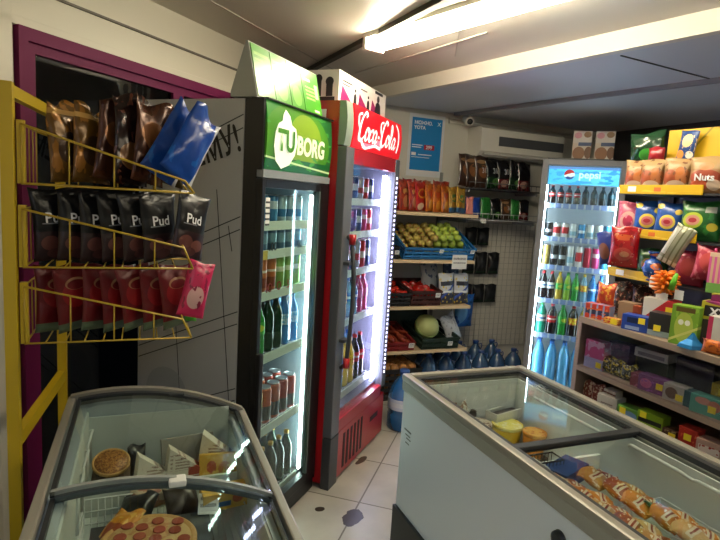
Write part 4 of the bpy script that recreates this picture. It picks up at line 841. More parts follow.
bag('snack_bag', 'pink snack bag at right end of the top wooden shelf', 'snack bag', (q + 1.03, 3.60, 1.427), .07, .13, .03, mat('pink bag pale', '#c4786c', .35), None, (R(-6), 0, R(5)), 110)
# --- crates
def crate(label, loc, w_, d_, h_, m, rx=0, rz=0, slots=3, name='produce_crate', cat='crate', group=None):
    o = thing(name, label, cat, loc, rz, group); o.rotation_euler = (rx, 0, rz)
    b_ = MB(); t = .008; b_.box(-w_ / 2, w_ / 2, 0, d_, 0, t)
    n_ = slots; sh_ = (h_ - t) / (n_ * 1.6)
    for i in range(n_):
        z = t + (h_ - t) * (i + .55) / n_ - sh_ / 2
        z1 = min(z + sh_, h_)
        b_.box(-w_ / 2, w_ / 2, 0, t, z, z1).box(-w_ / 2, w_ / 2, d_ - t, d_, z, z1).box(-w_ / 2, -w_ / 2 + t, t, d_ - t, z, z1).box(w_ / 2 - t, w_ / 2, t, d_ - t, z, z1)
    nx = 8
    for i in range(nx + 1):
        x = -w_ / 2 + .004 + (w_ - .008) * i / nx; b_.box(x - .004, x + .004, .001, t - .001, 0, h_).box(x - .004, x + .004, d_ - t + .001, d_ - .001, 0, h_)
    for y in (.004, d_ * .33, d_ * .66, d_ - .004): b_.box(-w_ / 2 + .001, -w_ / 2 + t - .001, y - .004, y + .004, 0, h_).box(w_ / 2 - t + .001, w_ / 2 - .001, y - .004, y + .004, 0, h_)
    part('basket', b_, m, o)
    b_ = MB(); b_.box(-w_ / 2 - .006, w_ / 2 + .006, -.006, t, h_ - .012, h_).box(-w_ / 2 - .006, w_ / 2 + .006, d_ - t, d_ + .006, h_ - .012, h_).box(-w_ / 2 - .006, -w_ / 2 + t, t, d_ - t, h_ - .012, h_).box(w_ / 2 - t, w_ / 2 + .006, t, d_ - t, h_ - .012, h_)
    part('rim', b_, m, o); return o
def ptag(o, x, z, s=.035): part('price_tag', MB().box(x - s / 2, x + s / 2, -.0095, -.007, z - s * .42, z + s * .42), tagw, o)
blc = mat('blue crate', '#1f6aa8', .45)
TI = R(24)
cA = crate('bright blue slatted crate of apples on second wooden shelf', (q + .765, 3.555, 1.079), .60, .36, .095, blc, TI)
ptag(cA, .0, .075); ptag(cA, .27, .075)
def fruit(name, label, group, m, r, loc, rot, stem=True, squash=.9):
    pr = [(.12 * r, -.72 * r), (.45 * r, -.86 * r), (.85 * r, -.5 * r), (r, 0), (.92 * r, .45 * r), (.6 * r, .82 * r), (.28 * r, .86 * r), (.05 * r, .70 * r)]
    o = link(name, cached(('fr', name, m.name, r), lambda: MB().lathe([(a, z * squash) for a, z in pr], 12).mesh(name, m)), None, loc, rot); tag(o, label, name, group)
    if stem: link('stem', cached(('st', r), lambda: MB().tube([(0, 0, .6 * r), (.1 * r, 0, 1.1 * r)], .06 * r, 5).mesh('stem', mat('stem brown', '#4a3620', .6))), o)
    return o
ga = mat('green apple skin', '#93a83c', .3, coat=.3, shapes=(('noise', 3, .6, '#a9b850'),)); ya = mat('yellow red apple skin', '#a8984a', .3, coat=.3, shapes=(('noise', 2.5, .55, '#9a6a3c'),))
Mt = Matrix.Translation((q + .765, 3.555, 1.079)) @ Matrix.Rotation(TI, 4, 'X')
for layer, (z, n_x, n_y, sh_) in enumerate(((.045, 8, 5, 0), (.10, 7, 5, .03), (.148, 6, 4, .05))):
    for j in range(n_y):
        for i in range(n_x):
            x = -.245 + sh_ + i * .067 + rnd.uniform(-.006, .006); y = .045 + j * .064 + (layer % 2) * .02 + rnd.uniform(-.006, .006)
            if layer == 2 and i < 2 and j < 2: continue
            p = Mt @ Vector((x, y, z + rnd.uniform(-.004, .004) + (.02 * (i / n_x) if layer == 2 else 0)))
            gr = x > -.03
            fruit('apple', f"{'green' if gr else 'yellow and red'} apple heaped in the {'right' if gr else 'left'} half of the blue crate", f"{'green' if gr else 'yellow and red'} apples in the blue crate", ga if gr else ya, .031, p, (rnd.uniform(-.5, .5), rnd.uniform(-.5, .5), rnd.uniform(0, 6)))
pc = thing('price_sheet', 'large white paper price sheet hanging from the second wooden shelf', 'price sheet', (q + .94, 3.5398, 1.03))
part('sheet', MB().box(-.065, .065, -.002, -.0005, -.02, .12), mat('price sheet', '#d8d8d4', .5, shapes=(('text', .08, .92, .3, .62, 4, '#5a5a60'),)), pc)
blkc = mat('black crate', '#16171a', .6)
cB = crate('low black crate of reddish fruit at left end of second wooden shelf', (q + .315, 3.56, 1.077), .24, .30, .09, blkc, R(4))
ptag(cB, .10, .05)
ra_ = mat('red apple skin', '#8e2a22', .3, coat=.3, shapes=(('noise', 2.5, .55, '#a8663c'),))
for j in range(3):
    for i in range(3):
        fruit('apple', 'red apple in the low black crate on second wooden shelf', 'red apples in the low black crate', ra_, .033, (q + .245 + i * .07, 3.61 + j * .075, 1.127 + .005 * j), (rnd.uniform(-.4, .4), 0, rnd.uniform(0, 6)))
# third board
tm = mat('tomato skin', '#b8281c', .25, coat=.4)
cC = crate('black crate of round tomatoes at left of the third wooden shelf', (q + .42, 3.555, .727), .26, .34, .10, blkc, R(8))
for j in range(4):
    for i in range(4):
        fruit('tomato', 'round red tomato in the left black crate on third wooden shelf', 'round tomatoes in the left black crate', tm, .034, (q + .325 + i * .064 + rnd.uniform(-.005, .005), 3.61 + j * .07, .79 + .014 * j + (.02 if (i + j) % 3 == 0 else 0)), (rnd.uniform(-.4, .4), 0, rnd.uniform(0, 6)), True, .85)
redc = mat('brown slatted crate', '#3a1712', .6)
cD = crate('dark brown slatted crate of red peppers on third wooden shelf', (q + .685, 3.555, .727), .25, .34, .115, redc, R(8))
ptag(cD, .09, .085, .04)
pm = mat('red pepper skin', '#a81e16', .2, coat=.5)
def pepper(loc, rot):
    o = link('red_pepper', cached('pep', lambda: MB().lathe([(.006, -.062), (.02, -.06), (.03, -.03), (.036, .02), (.034, .04), (.018, .05), (.004, .044)], 10).mesh('pepper', pm)), None, loc, rot); tag(o, 'long red pepper in the dark brown slatted crate', 'pepper', 'red peppers in the brown crate')
    link('stem', cached('peps', lambda: MB().tube([(0, 0, .042), (.004, 0, .07)], .005, 5).mesh('stem', mat('pepper stem', '#4a6a2c', .5))), o)
for j in range(3):
    for i in range(3): pepper((q + .61 + i * .075, 3.63 + j * .08, .805 + .022 * j), (R(80 + rnd.uniform(-15, 15)), 0, R(rnd.uniform(-50, 50))))
wbx = mat('white snack bag', '#bcc0c4', .35, shapes=(('box', 0, 1, 0, .34, '#23283c'), ('vor', 5, .28, '#c9b03c'), ('box', .1, .9, .58, .72, '#2a2a34'), ('slant', -.5, .1, .2, '#2f4a9a'), ('box', .05, .95, .36, .42, '#d9dbdc')))
for i, (x, y, t) in enumerate(((.895, 3.60, 'left'), (1.02, 3.60, 'right'))):
    bag('snack_bag', f'white and navy puffed snack bag at {t} front of the third wooden shelf', 'snack bag', (q + x, y, .728), .145, .235, .06, wbx, None, (R(-7), R(-3 + 5 * i), R(6)), 120 + i, None, None, .8)
bag('snack_bag', 'grey white bag standing behind the white and navy bags', 'snack bag', (q + .83, 3.74, .728), .16, .30, .06, mat('grey white bag', '#8f959c', .35, shapes=(('noise', 4, .58, '#3a4a6a'),)), None, (R(-5), R(-6), 0), 122, None, None, .8)
bag('snack_bag', 'dark blue bag standing behind right white and navy bag', 'snack bag', (q + .99, 3.74, .728), .16, .29, .06, mat('dark blue bag', '#22344e', .35, shapes=(('noise', 4, .58, '#5a6a7c'),)), None, (R(-5), R(4), 0), 123, None, None, .8)
# fourth board
rt = crate('red tray of carrots at left of the lowest wooden shelf', (q + .46, 3.55, .387), .30, .36, .07, mat('red tray', '#7e1a1c', .5), R(12), slots=2)
ptag(rt, .12, .045, .045)
cm_ = mat('carrot skin', '#8a3a22', .5)
Mr = Matrix.Translation((q + .46, 3.55, .387)) @ Matrix.Rotation(R(12), 4, 'X')
for L_ in range(2):
    for i in range(7 - L_):
        o = link('carrot', cached('car', lambda: MB().lathe([(.004, -.15), (.012, -.10), (.019, .05), (.021, .12), (.012, .15), (.004, .152)], 9).mesh('carrot', cm_)), None, tuple(Mr @ Vector((-.12 + i * .04 + L_ * .02, .18, .032 + L_ * .036))), (R(102), 0, R(rnd.uniform(-4, 4)) + (PI if i % 2 else 0)))
        tag(o, 'dark orange carrot laid in the red tray', 'carrot', 'carrots in the red tray')
gc = mat('dark green crate', '#12281c', .55)
gcr = crate('dark green crate with a cabbage on the lowest wooden shelf', (q + .835, 3.55, .387), .32, .36, .09, gc, R(10), slots=2)
ptag(gcr, .08, .045, .04)
bkc = crate('dark green empty crate leaning upright behind the cabbage', (q + .72, 3.90, .40), .36, .24, .04, gc, R(75), slots=1)
cab = mat('cabbage leaf', '#a9b276', .5, bump=.5, bscale=18)
o = link('cabbage', MB().lathe([(.02, -.085), (.06, -.075), (.092, -.03), (.097, .01), (.08, .055), (.045, .085), (.008, .093)], 20).mesh('cabbage', cab), None, (q + .785, 3.69, .53), (R(20), 0, 0)); tag(o, 'pale green cabbage in the dark green crate', 'cabbage')
part('outer_leaf', MB().lathe([(.07, -.07), (.0965, -.02), (.1, .015), (.098, .02)], 20), mat('cabbage outer leaf', '#8ea35e', .5, bump=.5, bscale=18), o, (0, 0, 0), (R(30), 0, 0))
pw_ = mat('white sack', '#b9bcc0', .45, shapes=(('noise', 5, .6, '#8a8f96'),))
bag('sack', 'white plastic sack slumped at the right end of the lowest wooden shelf', 'bag', (q + 1.04, 3.66, .387), .15, .225, .06, pw_, None, (R(-12), R(-22), R(10)), 130, None, None, 1.4)
bag('plastic_bag', 'bright blue plastic bag hanging right of the lowest wooden shelf', 'bag', (q + 1.185, 3.80, .49), .19, .28, .10, mat('blue plastic', '#2a66bc', .35, shapes=(('ell', .25, .45, .22, .35, '#5c9ad0'), ('noise', 3, .6, '#1a478c'))), None, (0, 0, R(6)), 131, None, None, 1.3)
# black basket of onions under the shelves
ob_ = crate('black slatted basket of onions on the floor under the shelves', (q + .52, 3.56, .0), .36, .36, .24, blkc, 0, slots=5)
on = mat('onion skin', '#a8743a', .4, shapes=(('noise', 3, .55, '#8a5228'), ('lines', 'X', 7, .2, '#c08c50')))
for L_ in range(4):
    for j in range(4):
        for i in range(4):
            fruit('onion', 'golden brown onion heaped in the black basket', 'onions in the black basket', on, .036, (q + .40 + i * .073 + (L_ % 2) * .02, 3.62 + j * .075, .046 + L_ * .062), (rnd.uniform(-.6, .6), rnd.uniform(-.6, .6), 0), True, 1.0)
# water jugs on the floor
jug = clear('blue jug plastic', '#33567e', .86, .15); jcap = mat('jug cap', '#2f4f8c', .4); jlab = mat('jug label', '#b9c6dc', .4, shapes=(('box', 0, 1, .3, .7, '#c9d3e0'),))
def water_jug(label, loc, h_, r, group=None, rz=0, m=None):
    m = m or jug
    o = link('water_jug', cached(('jug', h_, r, m.name), lambda: MB().lathe([(r * .9, 0), (r, .03 * h_), (r, .26 * h_), (r * .94, .29 * h_), (r, .32 * h_), (r, .56 * h_), (r * .95, .60 * h_), (r * .85, .70 * h_), (r * .55, .82 * h_), (r * .30, .89 * h_), (r * .28, .93 * h_)], 18).mesh('jug', m)), None, loc, (0, 0, rz)); tag(o, label, 'water jug', group)
    link('cap', cached(('jc', h_, r), lambda: MB().lathe([(r * .33, .925 * h_), (r * .34, .99 * h_), (r * .30, h_)], 14).mesh('cap', jcap)), o)
    link('handle', cached(('jh', h_, r), lambda: MB().tube([(-r * .30, 0, .90 * h_), (-r * .62, 0, .93 * h_), (-r * .70, 0, .88 * h_), (-r * .62, 0, .80 * h_)], r * .06, 6).mesh('handle', jcap)), o)
    link('label_band', cached(('jl', h_, r), lambda: MB().lathe([(r * 1.008, .36 * h_), (r * 1.012, .37 * h_), (r * 1.012, .53 * h_), (r * 1.008, .54 * h_)], 18).mesh('label', jlab)), o)
    return o
for row in range(2):
    for i in range(6 - row):
        water_jug(f"dark blue water jug, {ORD[i]} from the left in the {('front', 'back')[row]} row of jugs by the back wall", (q + .83 + i * .165 + row * .06, 3.70 + row * .175 + .0, 0), .31 + .035 * row, .076, 'water jugs by the back wall', R(90 + 20 * i))
water_jug('large clear blue water jug on the floor beside the red cooler', (1.615, 3.10, 0), .40, .098, None, R(60), clear('clear blue jug', '#2c6aa8', .7, .1))
# --- wire grid, wire shelves and black snack bags on the back wall
gm = mat('grid wire', '#9d9d98', .4)
gd_ = thing('wire_grid', 'pale wire grid panel hung on the back wall right of shelves', 'wire grid', (2.50, 4.012, .25))
b_ = MB(); b_.tube([(0, 0, 0), (.8, 0, 0), (.8, 0, 1.1), (0, 0, 1.1), (0, 0, 0)], .004, 6)
for i in range(1, 16): b_.tube([(i * .05, 0, 0), (i * .05, 0, 1.1)], .0016, 4)
for i in range(1, 22): b_.tube([(0, -.002, i * .05), (.8, -.002, i * .05)], .0016, 4)
part('grid', b_, gm, gd_)
for x in (.04, .76): part('hook', MB().tube([(x, 0, 1.1), (x, .0165, 1.1)], .0012), gm, gd_)
wsm = mat('shelf wire', '#b5b7b8', .4)
ws = thing('wire_shelf', 'two-tier wire shelf of black snack bags below the air conditioner', 'shelf', (2.385, 3.72, 0))
for z in (1.63, 1.385):
    b_ = MB(); x1 = .70
    b_.tube([(0, 0, z), (x1, 0, z), (x1, .28, z), (0, .28, z), (0, 0, z)], .004, 6); b_.tube([(0, 0, z + .05), (x1, 0, z + .05)], .0035, 6)
    for i in range(15): b_.tube([(i * .05, 0, z + .05), (i * .05, 0, z), (i * .05, .28, z)], .002, 4)
    part('tier', b_, wsm if z < 1.5 else mat('dark wire', '#3c3d40', .5), ws)
    part('tray_plate', MB().box(.01, x1 - .01, .01, .27, z + .003, z + .006), mat('dark tray', '#242528', .5), ws)
    for x in (.02, x1 - .02): part('bracket', MB().box(x - .006, x + .006, .02, .31, z - .03, z - .006), stl, ws)
part('price_tag', MB().box(.13, .18, -.006, -.0042, 1.36, 1.395), tagw, ws)
kb = mat('black snack bag', '#101012', .25, coat=.4, shapes=(('box', 0, 1, 0, .38, '#16381c'), ('ell', .6, .22, .25, .12, '#5a8a4a'), ('noise', 4, .68, '#33312e')))
kb2 = mat('black red snack bag', '#121012', .25, coat=.4, shapes=(('box', 0, 1, 0, .35, '#5a1a1e'), ('ell', .4, .2, .25, .12, '#b08a7c'), ('noise', 4, .68, '#33312e')))
kb3 = mat('brown snack bag', '#3a2213', .28, coat=.4, shapes=(('ell', .5, .5, .3, .2, '#8a5a34'), ('noise', 4, .6, '#1d1410'), ('ell', .4, .8, .3, .06, '#a8835c')))
ltm = mat('bag lettering white', '')
seq = [(.06, kb3, 'brown', None), (.15, kb3, 'brown', None), (.25, kb3, 'brown with white lettering', '310'), (.38, kb, 'black and green with white lettering', '310'), (.51, kb2, 'black and red with white lettering', '310'), (.63, kb, 'black and green with small lettering', '3d'), (.74, kb2, 'black and red at right end', None)]
for i, (x, m_, t, s_) in enumerate(seq):
    bag('snack_bag', f'{t} snack bag, {ORD[i]} from the left on the upper wire shelf', 'snack bag', (2.385 + x * .86, 3.86, 1.638), .18, .26 if i < 3 else .24, .04, m_, None, (R(-6), R(rnd.uniform(-5, 5)), R(15)), 140 + i % 4, 'bags on the upper wire shelf', [(s_, .06, .02, .14, ltm, .0015)] if s_ else None, .8)
seq = [(.07, mat('violet blue bag', '#2a3c9a', .3, shapes=(('noise', 4, .6, '#6a8ac4'),)), 'violet blue', None), (.18, mat('blue snack bag', '#1c3f9a', .3), 'blue', None), (.30, mat('green snack bag', '#2a7a34', .3, shapes=(('noise', 4, .62, '#1c4a22'),)), 'green', None), (.42, kb, 'black and green', None), (.54, kb3, 'brown with white lettering', '3d'), (.65, mat('green snack bag', ''), 'green', None), (.75, kb2, 'black and red', None)]
for i, (x, m_, t, s_) in enumerate(seq):
    bag('snack_bag', f'{t} snack bag, {ORD[i]} from the left on the lower wire shelf', 'snack bag', (2.385 + x * .86, 3.84, 1.393), .13, .17, .034, m_, None, (R(-6), R(rnd.uniform(-4, 4)), R(14)), 150 + i % 4, 'bags on the lower wire shelf', [(s_, .045, .02, .09, ltm, .0012)] if s_ else None, .8)
bkp = mat('black hanging pack', '#131417', .4, shapes=(('box', .2, .8, .3, .6, '#1e2126'), ('box', .1, .9, .05, .14, '#1f3a26')))
for r_, (z, h_, n_) in enumerate(((1.16, .15, 2), (.91, .19, 3), (.66, .16, 3))):
    for i in range(n_):
        bag('hanging_pack', f"black pack hanging on the wire grid, {ORD[i]} from the left in the {('top', 'middle', 'lowest')[r_]} row", 'pack', (2.60 + i * .125, 3.965, z), .12, h_, .06, bkp, None, (0, 0, 0), 160 + i % 3, 'black packs on the wire grid', None, .9)
# ================================================================== wooden sweets counter (right)
wd = mat('counter wood', '#8d7a68', .45, bump=.03, bscale=25)
ins = mat('counter inside', '#3a332f', .6)
CX, CY0, CY1 = 1.69, .45, 1.725
ct = thing('display_counter', 'light wooden sweets counter with open shelves behind the middle freezer', 'counter', (CX, CY0, 0)); CL = CY1 - CY0
part('top', MB().box(0, .42, 0, CL, 1.045, 1.07, .002), wd, ct)
part('side_panel', MB().box(0, .40, CL - .022, CL, 0, 1.044), wd, ct); part('side_panel', MB().box(0, .40, 0, .022, 0, 1.044), wd, ct)
part('shelf', MB().box(0, .38, .022, CL - .022, .845, .867, .001), wd, ct); part('shelf', MB().box(0, .38, .022, CL - .022, .710, .732, .001), wd, ct); part('shelf', MB().box(0, .38, .022, CL - .022, .35, .372, .001), wd, ct)
part('glass_pane', MB().box(-.006, -.002, .022, CL - .022, .868, 1.044), glass('counter glass', '#f2f2f6', .04), ct)
part('back_panel', MB().box(.381, .395, .022, CL - .022, .02, 1.044), ins, ct)
# --- counter-top rack with yellow price lips
lipm = mat('yellow price lip', '#c9a414', .4, shapes=(('noise', 2.5, .64, '#d8b83a'),)); rbk = mat('rack black', '#1a1a1d', .5)
KY0, KY1 = 1.385, 1.755
tr_ = thing('tiered_rack', 'black tiered rack with yellow price lips standing on the wooden counter', 'rack', (1.86, KY0, 1.0705)); TL = KY1 - KY0
part('back_panel', MB().box(.235, .245, -.35, TL - .06, 0.0, .60), rbk, tr_)
part('side_frame', MB().box(.225, .235, TL - .08, TL - .06, 0, .64).box(.0, .23, TL - .078, TL - .066, 0, .012), rbk, tr_); part('side_frame', MB().box(.225, .235, -.35, -.33, 0, .64).box(.0, .23, -.348, -.336, 0, .012), rbk, tr_)
for i, (z, xl, ya, yb_) in enumerate(((.520, .0, 0, TL), (.345, .0, 0, TL), (.175, -.01, .11, TL))):
    sh = part('tier', MB().box(xl + .006, .235, -.345 if i != 9 else 0, yb_ - .005, z - .008, z), rbk, tr_)
    part('price_lip', MB().box(xl, xl + .006, ya, yb_, z - .006, z + .030, .001), lipm, sh)
    part('price_card', MB().box(xl - .0012, xl - .0002, yb_ - .085, yb_ - .045, z + .002, z + .024), tagw, sh)
    if i < 2: part('price_mark', MB().box(xl - .0012, xl - .0002, yb_ - .20, yb_ - .17, z + .004, z + .02), mat('orange print', '#c8642c', .5), sh)
part('top_board', MB().box(.10, .245, -.345, TL, .640, .650), rbk, tr_)
RZ = R(-90)     # goods face the aisle (towards -x)
RZ2 = R(-68)
def rx(y): return y
T1, T2, T3 = 1.0705 + .5215, 1.0705 + .3465, 1.0705 + .1765
tanb = mat('tan snack pouch', '#94704c', .4, shapes=(('box', 0, 1, .66, 1, '#a08258'), ('ell', .3, .42, .26, .22, '#94482a'), ('ell', .72, .45, .24, .2, '#a8663c'), ('noise', 5, .64, '#6e4226'), ('ell', .5, .2, .32, .14, '#c8ae9c'), ('ell', .62, .6, .14, .12, '#a8622c')))
tanr = mat('tan pouch red print', '#94704c', .4, shapes=(('box', 0, 1, .64, 1, '#a08258'), ('ell', .5, .42, .42, .2, '#8e3c26'), ('ell', .35, .2, .25, .14, '#c25a3c'), ('ell', .75, .22, .18, .14, '#dcc4b0'), ('ell', .5, .7, .2, .1, '#c87a4c')))
for i, (y, m_, w_, t) in enumerate(((1.735, tanb, .105, 'tan snack pouch at the left end of the top yellow-lipped tier'), (1.655, tanb, .10, 'tan snack pouch second from left on the top yellow-lipped tier'), (1.545, tanb, .105, 'tan snack pouch third from left on the top yellow-lipped tier'), (1.425, tanr, .125, 'wide tan pouch with red band at right of the top tier'), (1.30, tanr, .115, 'tan pouch with red band beyond the right end of the top lip'))):
    bag('snack_pouch', t, 'snack bag', (1.925, y, T1), w_, .135, .05, m_, None, (R(-4), 0, RZ2 + R(rnd.uniform(-8, 8))), 200 + i, None, [('Nuts', .034, .0, .055, wbag, .001)] if i == 3 else None, .4)
pkb = mat('pink snack bag', '#c9587c', .3, shapes=(('ell', .5, .38, .32, .3, '#d8a8a0'), ('ell', .5, .38, .2, .18, '#b83a5c'), ('noise', 5, .62, '#e08aa4')))
blb = mat('blue lemon bag', '#1f4f9e', .3, shapes=(('ell', .5, .42, .27, .2, '#d8c04c'), ('ell', .5, .42, .2, .13, '#c87a7c'), ('ell', .5, .42, .12, .06, '#a82c3c'), ('ell', .8, .72, .11, .08, '#d8c04c'), ('ell', .15, .85, .14, .08, '#d0b83c'), ('ell', .85, .15, .12, .1, '#d8b84c')))
grb = mat('green snack bag dark', '#1f5a28', .3, shapes=(('noise', 5, .6, '#2f7a34'), ('ell', .34, .5, .24, .2, '#a8b83c'), ('ell', .34, .5, .17, .13, '#c08a7c'), ('ell', .34, .5, .1, .06, '#a0303c'), ('ell', .8, .35, .12, .1, '#c9b83c'), ('box', .6, .85, .7, .85, '#c9ccc4')))
bag('snack_bag', 'pink snack bag at the left end of the middle yellow-lipped tier', 'snack bag', (1.915, 1.735, T2), .105, .135, .04, pkb, None, (R(-4), 0, RZ2), 210, None, None, .5)
bag('snack_bag', 'blue bag with yellow medallion, left one of two on the middle tier', 'snack bag', (1.905, 1.635, T2), .11, .140, .04, blb, None, (R(-4), 0, RZ2 + R(6)), 211, None, None, .5)
bag('snack_bag', 'blue bag with yellow medallion, right one of two on the middle tier', 'snack bag', (1.895, 1.535, T2), .11, .135, .04, blb, None, (R(-4), R(3), RZ2 - R(6)), 212, None, None, .5)
bag('snack_bag', 'dark green bag with pale yellow medallion right of the blue bags', 'snack bag', (1.90, 1.405, T2), .14, .145, .045, grb, None, (R(-4), 0, RZ2), 213, None, None, .5)
bag('snack_bag', 'dark bag beyond the right end of the middle yellow lip', 'snack bag', (1.93, 1.28, T2), .12, .15, .045, mat('dark olive bag', '#26301e', .3, shapes=(('noise', 4, .6, '#4a5636'),)), None, (R(-4), 0, RZ2), 214, None, None, .6)
rdb = mat('glossy red bag', '#960f19', .25, coat=.4, shapes=(('ell', .5, .72, .3, .07, '#b8502c'), ('noise', 5, .6, '#7c0c14'), ('ell', .5, .32, .3, .16, '#a83a34'), ('ell', .55, .32, .16, .07, '#b87858'), ('noise', 8, .66, '#c08a6c')))
bag('snack_bag', 'glossy red bag hanging at left front of the middle yellow lip', 'snack bag', (1.825, 1.66, 1.285), .115, .165, .045, rdb, None, (R(3), 0, RZ2 + R(10)), 220, None, None, .7)
bag('snack_bag', 'navy packet half hidden left of the glossy red bag', 'snack bag', (1.86, 1.765, 1.275), .075, .14, .035, mat('navy packet', '#1c2f78', .3, shapes=(('ell', .4, .4, .3, .25, '#7a4a3a'),)), None, (R(2), R(-12), RZ2), 221, None, None, .5)
bag('snack_bag', 'green bag with small medallion right of the glossy red bag', 'snack bag', (1.91, 1.59, T3), .12, .12, .045, mat('green candy bag', '#23552a', .3, shapes=(('ell', .4, .45, .22, .2, '#b0803c'), ('noise', 5, .62, '#4a7a3a'))), None, (R(-4), 0, RZ2), 222, None, None, .6)
o = link('candy_ball', MB().lathe([(.006, -.038), (.026, -.03), (.038, 0), (.026, .03), (.008, .039)], 18).mesh('candy', mat('blue candy wrap', '#1f4c9c', .25, shapes=(('ell', .4, .6, .3, .2, '#c8784c'), ('noise', 5, .62, '#6a8ac8')))), None, (1.845, 1.535, T3 + .050)); tag(o, 'round blue wrapped candy ball above the lowest yellow lip', 'candy')
part('twist', MB().lathe([(.008, .036), (.020, .062), (.022, .066)], 12), mat('blue candy wrap', ''), o); part('twist', MB().lathe([(.02, -.048), (.008, -.036)], 12), mat('blue candy wrap', ''), o)
bag('snack_bag', 'silver foil pack tilted across the middle yellow lip', 'snack bag', (1.835, 1.475, 1.31), .075, .155, .03, mat('silver pack', '#9a9c8a', .3, .4, shapes=(('box', 0, 1, .0, .12, '#c8c9b8'), ('lines', 'X', 4, .3, '#6c6e54'), ('box', .05, .3, .2, .9, '#c9cac4'))), None, (R(3), R(24), RZ2), 224, None, None, .5)
pkc = mat('pink candy bag', '#a8344c', .3, shapes=(('noise', 5, .56, '#c8707c'), ('ell', .5, .5, .3, .25, '#b84a4c')))
for i, (y, z, t) in enumerate(((1.425, T3 + .0, 'left'), (1.335, T3 + .03, 'right'))):
    bag('snack_bag', f'pink candy bag right of the silver foil pack, {t} one of two', 'snack bag', (1.90 - .02 * i, y, z), .11, .13, .05, pkc, None, (R(-4), R(4), RZ2), 226 + i, None, None, .7)
dkp = mat('dark wrapped sweets', '#33201a', .3, shapes=(('noise', 6, .56, '#7a3c2c'), ('noise', 9, .62, '#c8a07c')))
for i in range(3):
    bag('snack_bag', f'dark red wrapped sweets, {ORD[i]} from the left under the lowest yellow lip', 'snack bag', (1.92, 1.72 - i * .10, 1.0715), .10, .14, .05, dkp, None, (R(-5), 0, RZ2), 230 + i, 'dark wrapped sweets under the lowest lip', None, .9)
# rack top goods
yel_ = mat('yellow board', '#c9a016', .45, shapes=(('slant', -3, -.6, -.5, '#8a7a1c'), ('ell', .2, .55, .05, .25, '#5c6a24')))
Z4 = 1.0705 + .6505
ybx = thing('gift_box', 'large yellow box standing on top of the tiered rack', 'box', (2.04, 1.70, Z4), R(-84))
part('box', MB().box(0, .34, .0, .05, 0, .135, .002), yel_, ybx)
bag('snack_bag', 'blue packet leaning against the large yellow box', 'snack bag', (2.018, 1.60, Z4), .075, .12, .02, mat('blue biscuit packet', '#1f3f7c', .35, shapes=(('ell', .5, .65, .28, .22, '#d8c08a'), ('ell', .25, .2, .22, .14, '#c8883c'), ('ell', .75, .2, .2, .12, '#d8cfc0'), ('noise', 6, .64, '#b8a078'))), None, (R(-3), R(6), R(-84)), 240, None, None, .3)
bag('snack_bag', 'dark green shiny bag on the rack top left of the yellow box', 'snack bag', (2.03, 1.785, Z4), .15, .125, .06, mat('dark green foil', '#12381f', .25, coat=.4, shapes=(('ell', .55, .2, .22, .2, '#3c8a34'),)), None, (R(-3), R(-6), R(-70)), 241, None, None, 1.1)
bag('snack_bag', 'dark red small bag beside the dark green shiny bag', 'snack bag', (2.0, 1.715, Z4), .07, .065, .04, mat('dark red small', '#8a1a24', .3), None, (R(-3), 0, R(-75)), 242, None, None, .8)
# --- goods on the counter top (z 1.07)
ZT = 1.071; RB = R(-72)
def box_at(name, label, x, y, w_, d_, h_, m_, z=ZT, rz=RB, cat='box', st=None, rx_=0): return carton(name, label, cat, (x, y, z), w_, d_, h_, m_, rz, None, None, taby if st else None, st, .0015, rx_)
nm = mat('syrup pack', '#b03324', .35, shapes=(('box', 0, 1, .30, .62, '#2a3358'), ('lines', 'X', 4, .28, '#8a9ac0'), ('noise', 4, .6, '#c8683c')))
box_at('sweets_box', 'red and navy multipack at left end of the counter top', 1.735, 1.665, .105, .05, .06, nm)
bag('snack_bag', 'orange red pack standing on the red and navy multipack', 'snack bag', (1.75, 1.655, 1.1315), .075, .085, .04, mat('orange red pack', '#b8401c', .3, shapes=(('noise', 5, .55, '#d89a3c'),)), None, (R(-4), 0, RB), 250, None, None, .8)
box_at('sweets_box', 'plain brown cardboard box behind the red and navy multipack', 1.80, 1.575, .07, .05, .085, mat('plain brown board', '#8a705a', .55))
box_at('sweets_box', 'small red and yellow box of sweets in front of plain brown box', 1.72, 1.575, .06, .035, .022, mat('red yellow small', '#b83a24', .4, shapes=(('noise', 4, .5, '#d8b04c'),)), st=(.01, .012))
box_at('sweets_box', 'orange brown bottle-shaped pack left of the white and red box', 1.765, 1.505, .03, .03, .085, mat('orange brown pack', '#8a3a1c', .35))
bx_ = mat('blue sweets box', '#1d3f9a', .35, shapes=(('box', .2, .7, .5, .85, '#14204a'), ('box', .15, .7, .08, .3, '#8a9ac8')))
box_at('sweets_box', 'bright blue sweets box with yellow price sticker', 1.725, 1.468, .095, .05, .058, bx_, st=(.025, .042))
rw = mat('white red diagonal box', '#cfc9c0', .4, shapes=(('slant', -.9, .0, .35, '#b01f2c'),))
box_at('sweets_box', 'white box with red diagonal stripe propped behind the bright blue box', 1.80, 1.435, .115, .05, .125, rw, st=(.035, .09))
box_at('sweets_box', 'dark open box right of the bright blue box', 1.755, 1.37, .105, .06, .085, mat('dark box', '#26242a', .4, shapes=(('box', 0, 1, 0, .25, '#8a9aa8'),)), st=(-.02, .03))
gb = mat('green fruit box', '#6f9a2c', .35, shapes=(('noise', 3, .6, '#8ab03c'), ('ell', .5, .45, .34, .38, '#a8b84c'), ('ell', .38, .58, .10, .07, '#e4e6d8'), ('ell', .62, .58, .10, .07, '#e4e6d8'), ('box', .15, .85, .84, .96, '#5a4a1c'), ('slant', -.4, .05, .12, '#c8c870')))
box_at('sweets_box', 'tall green box with pale yellow fruit print', 1.725, 1.273, .085, .05, .135, gb)
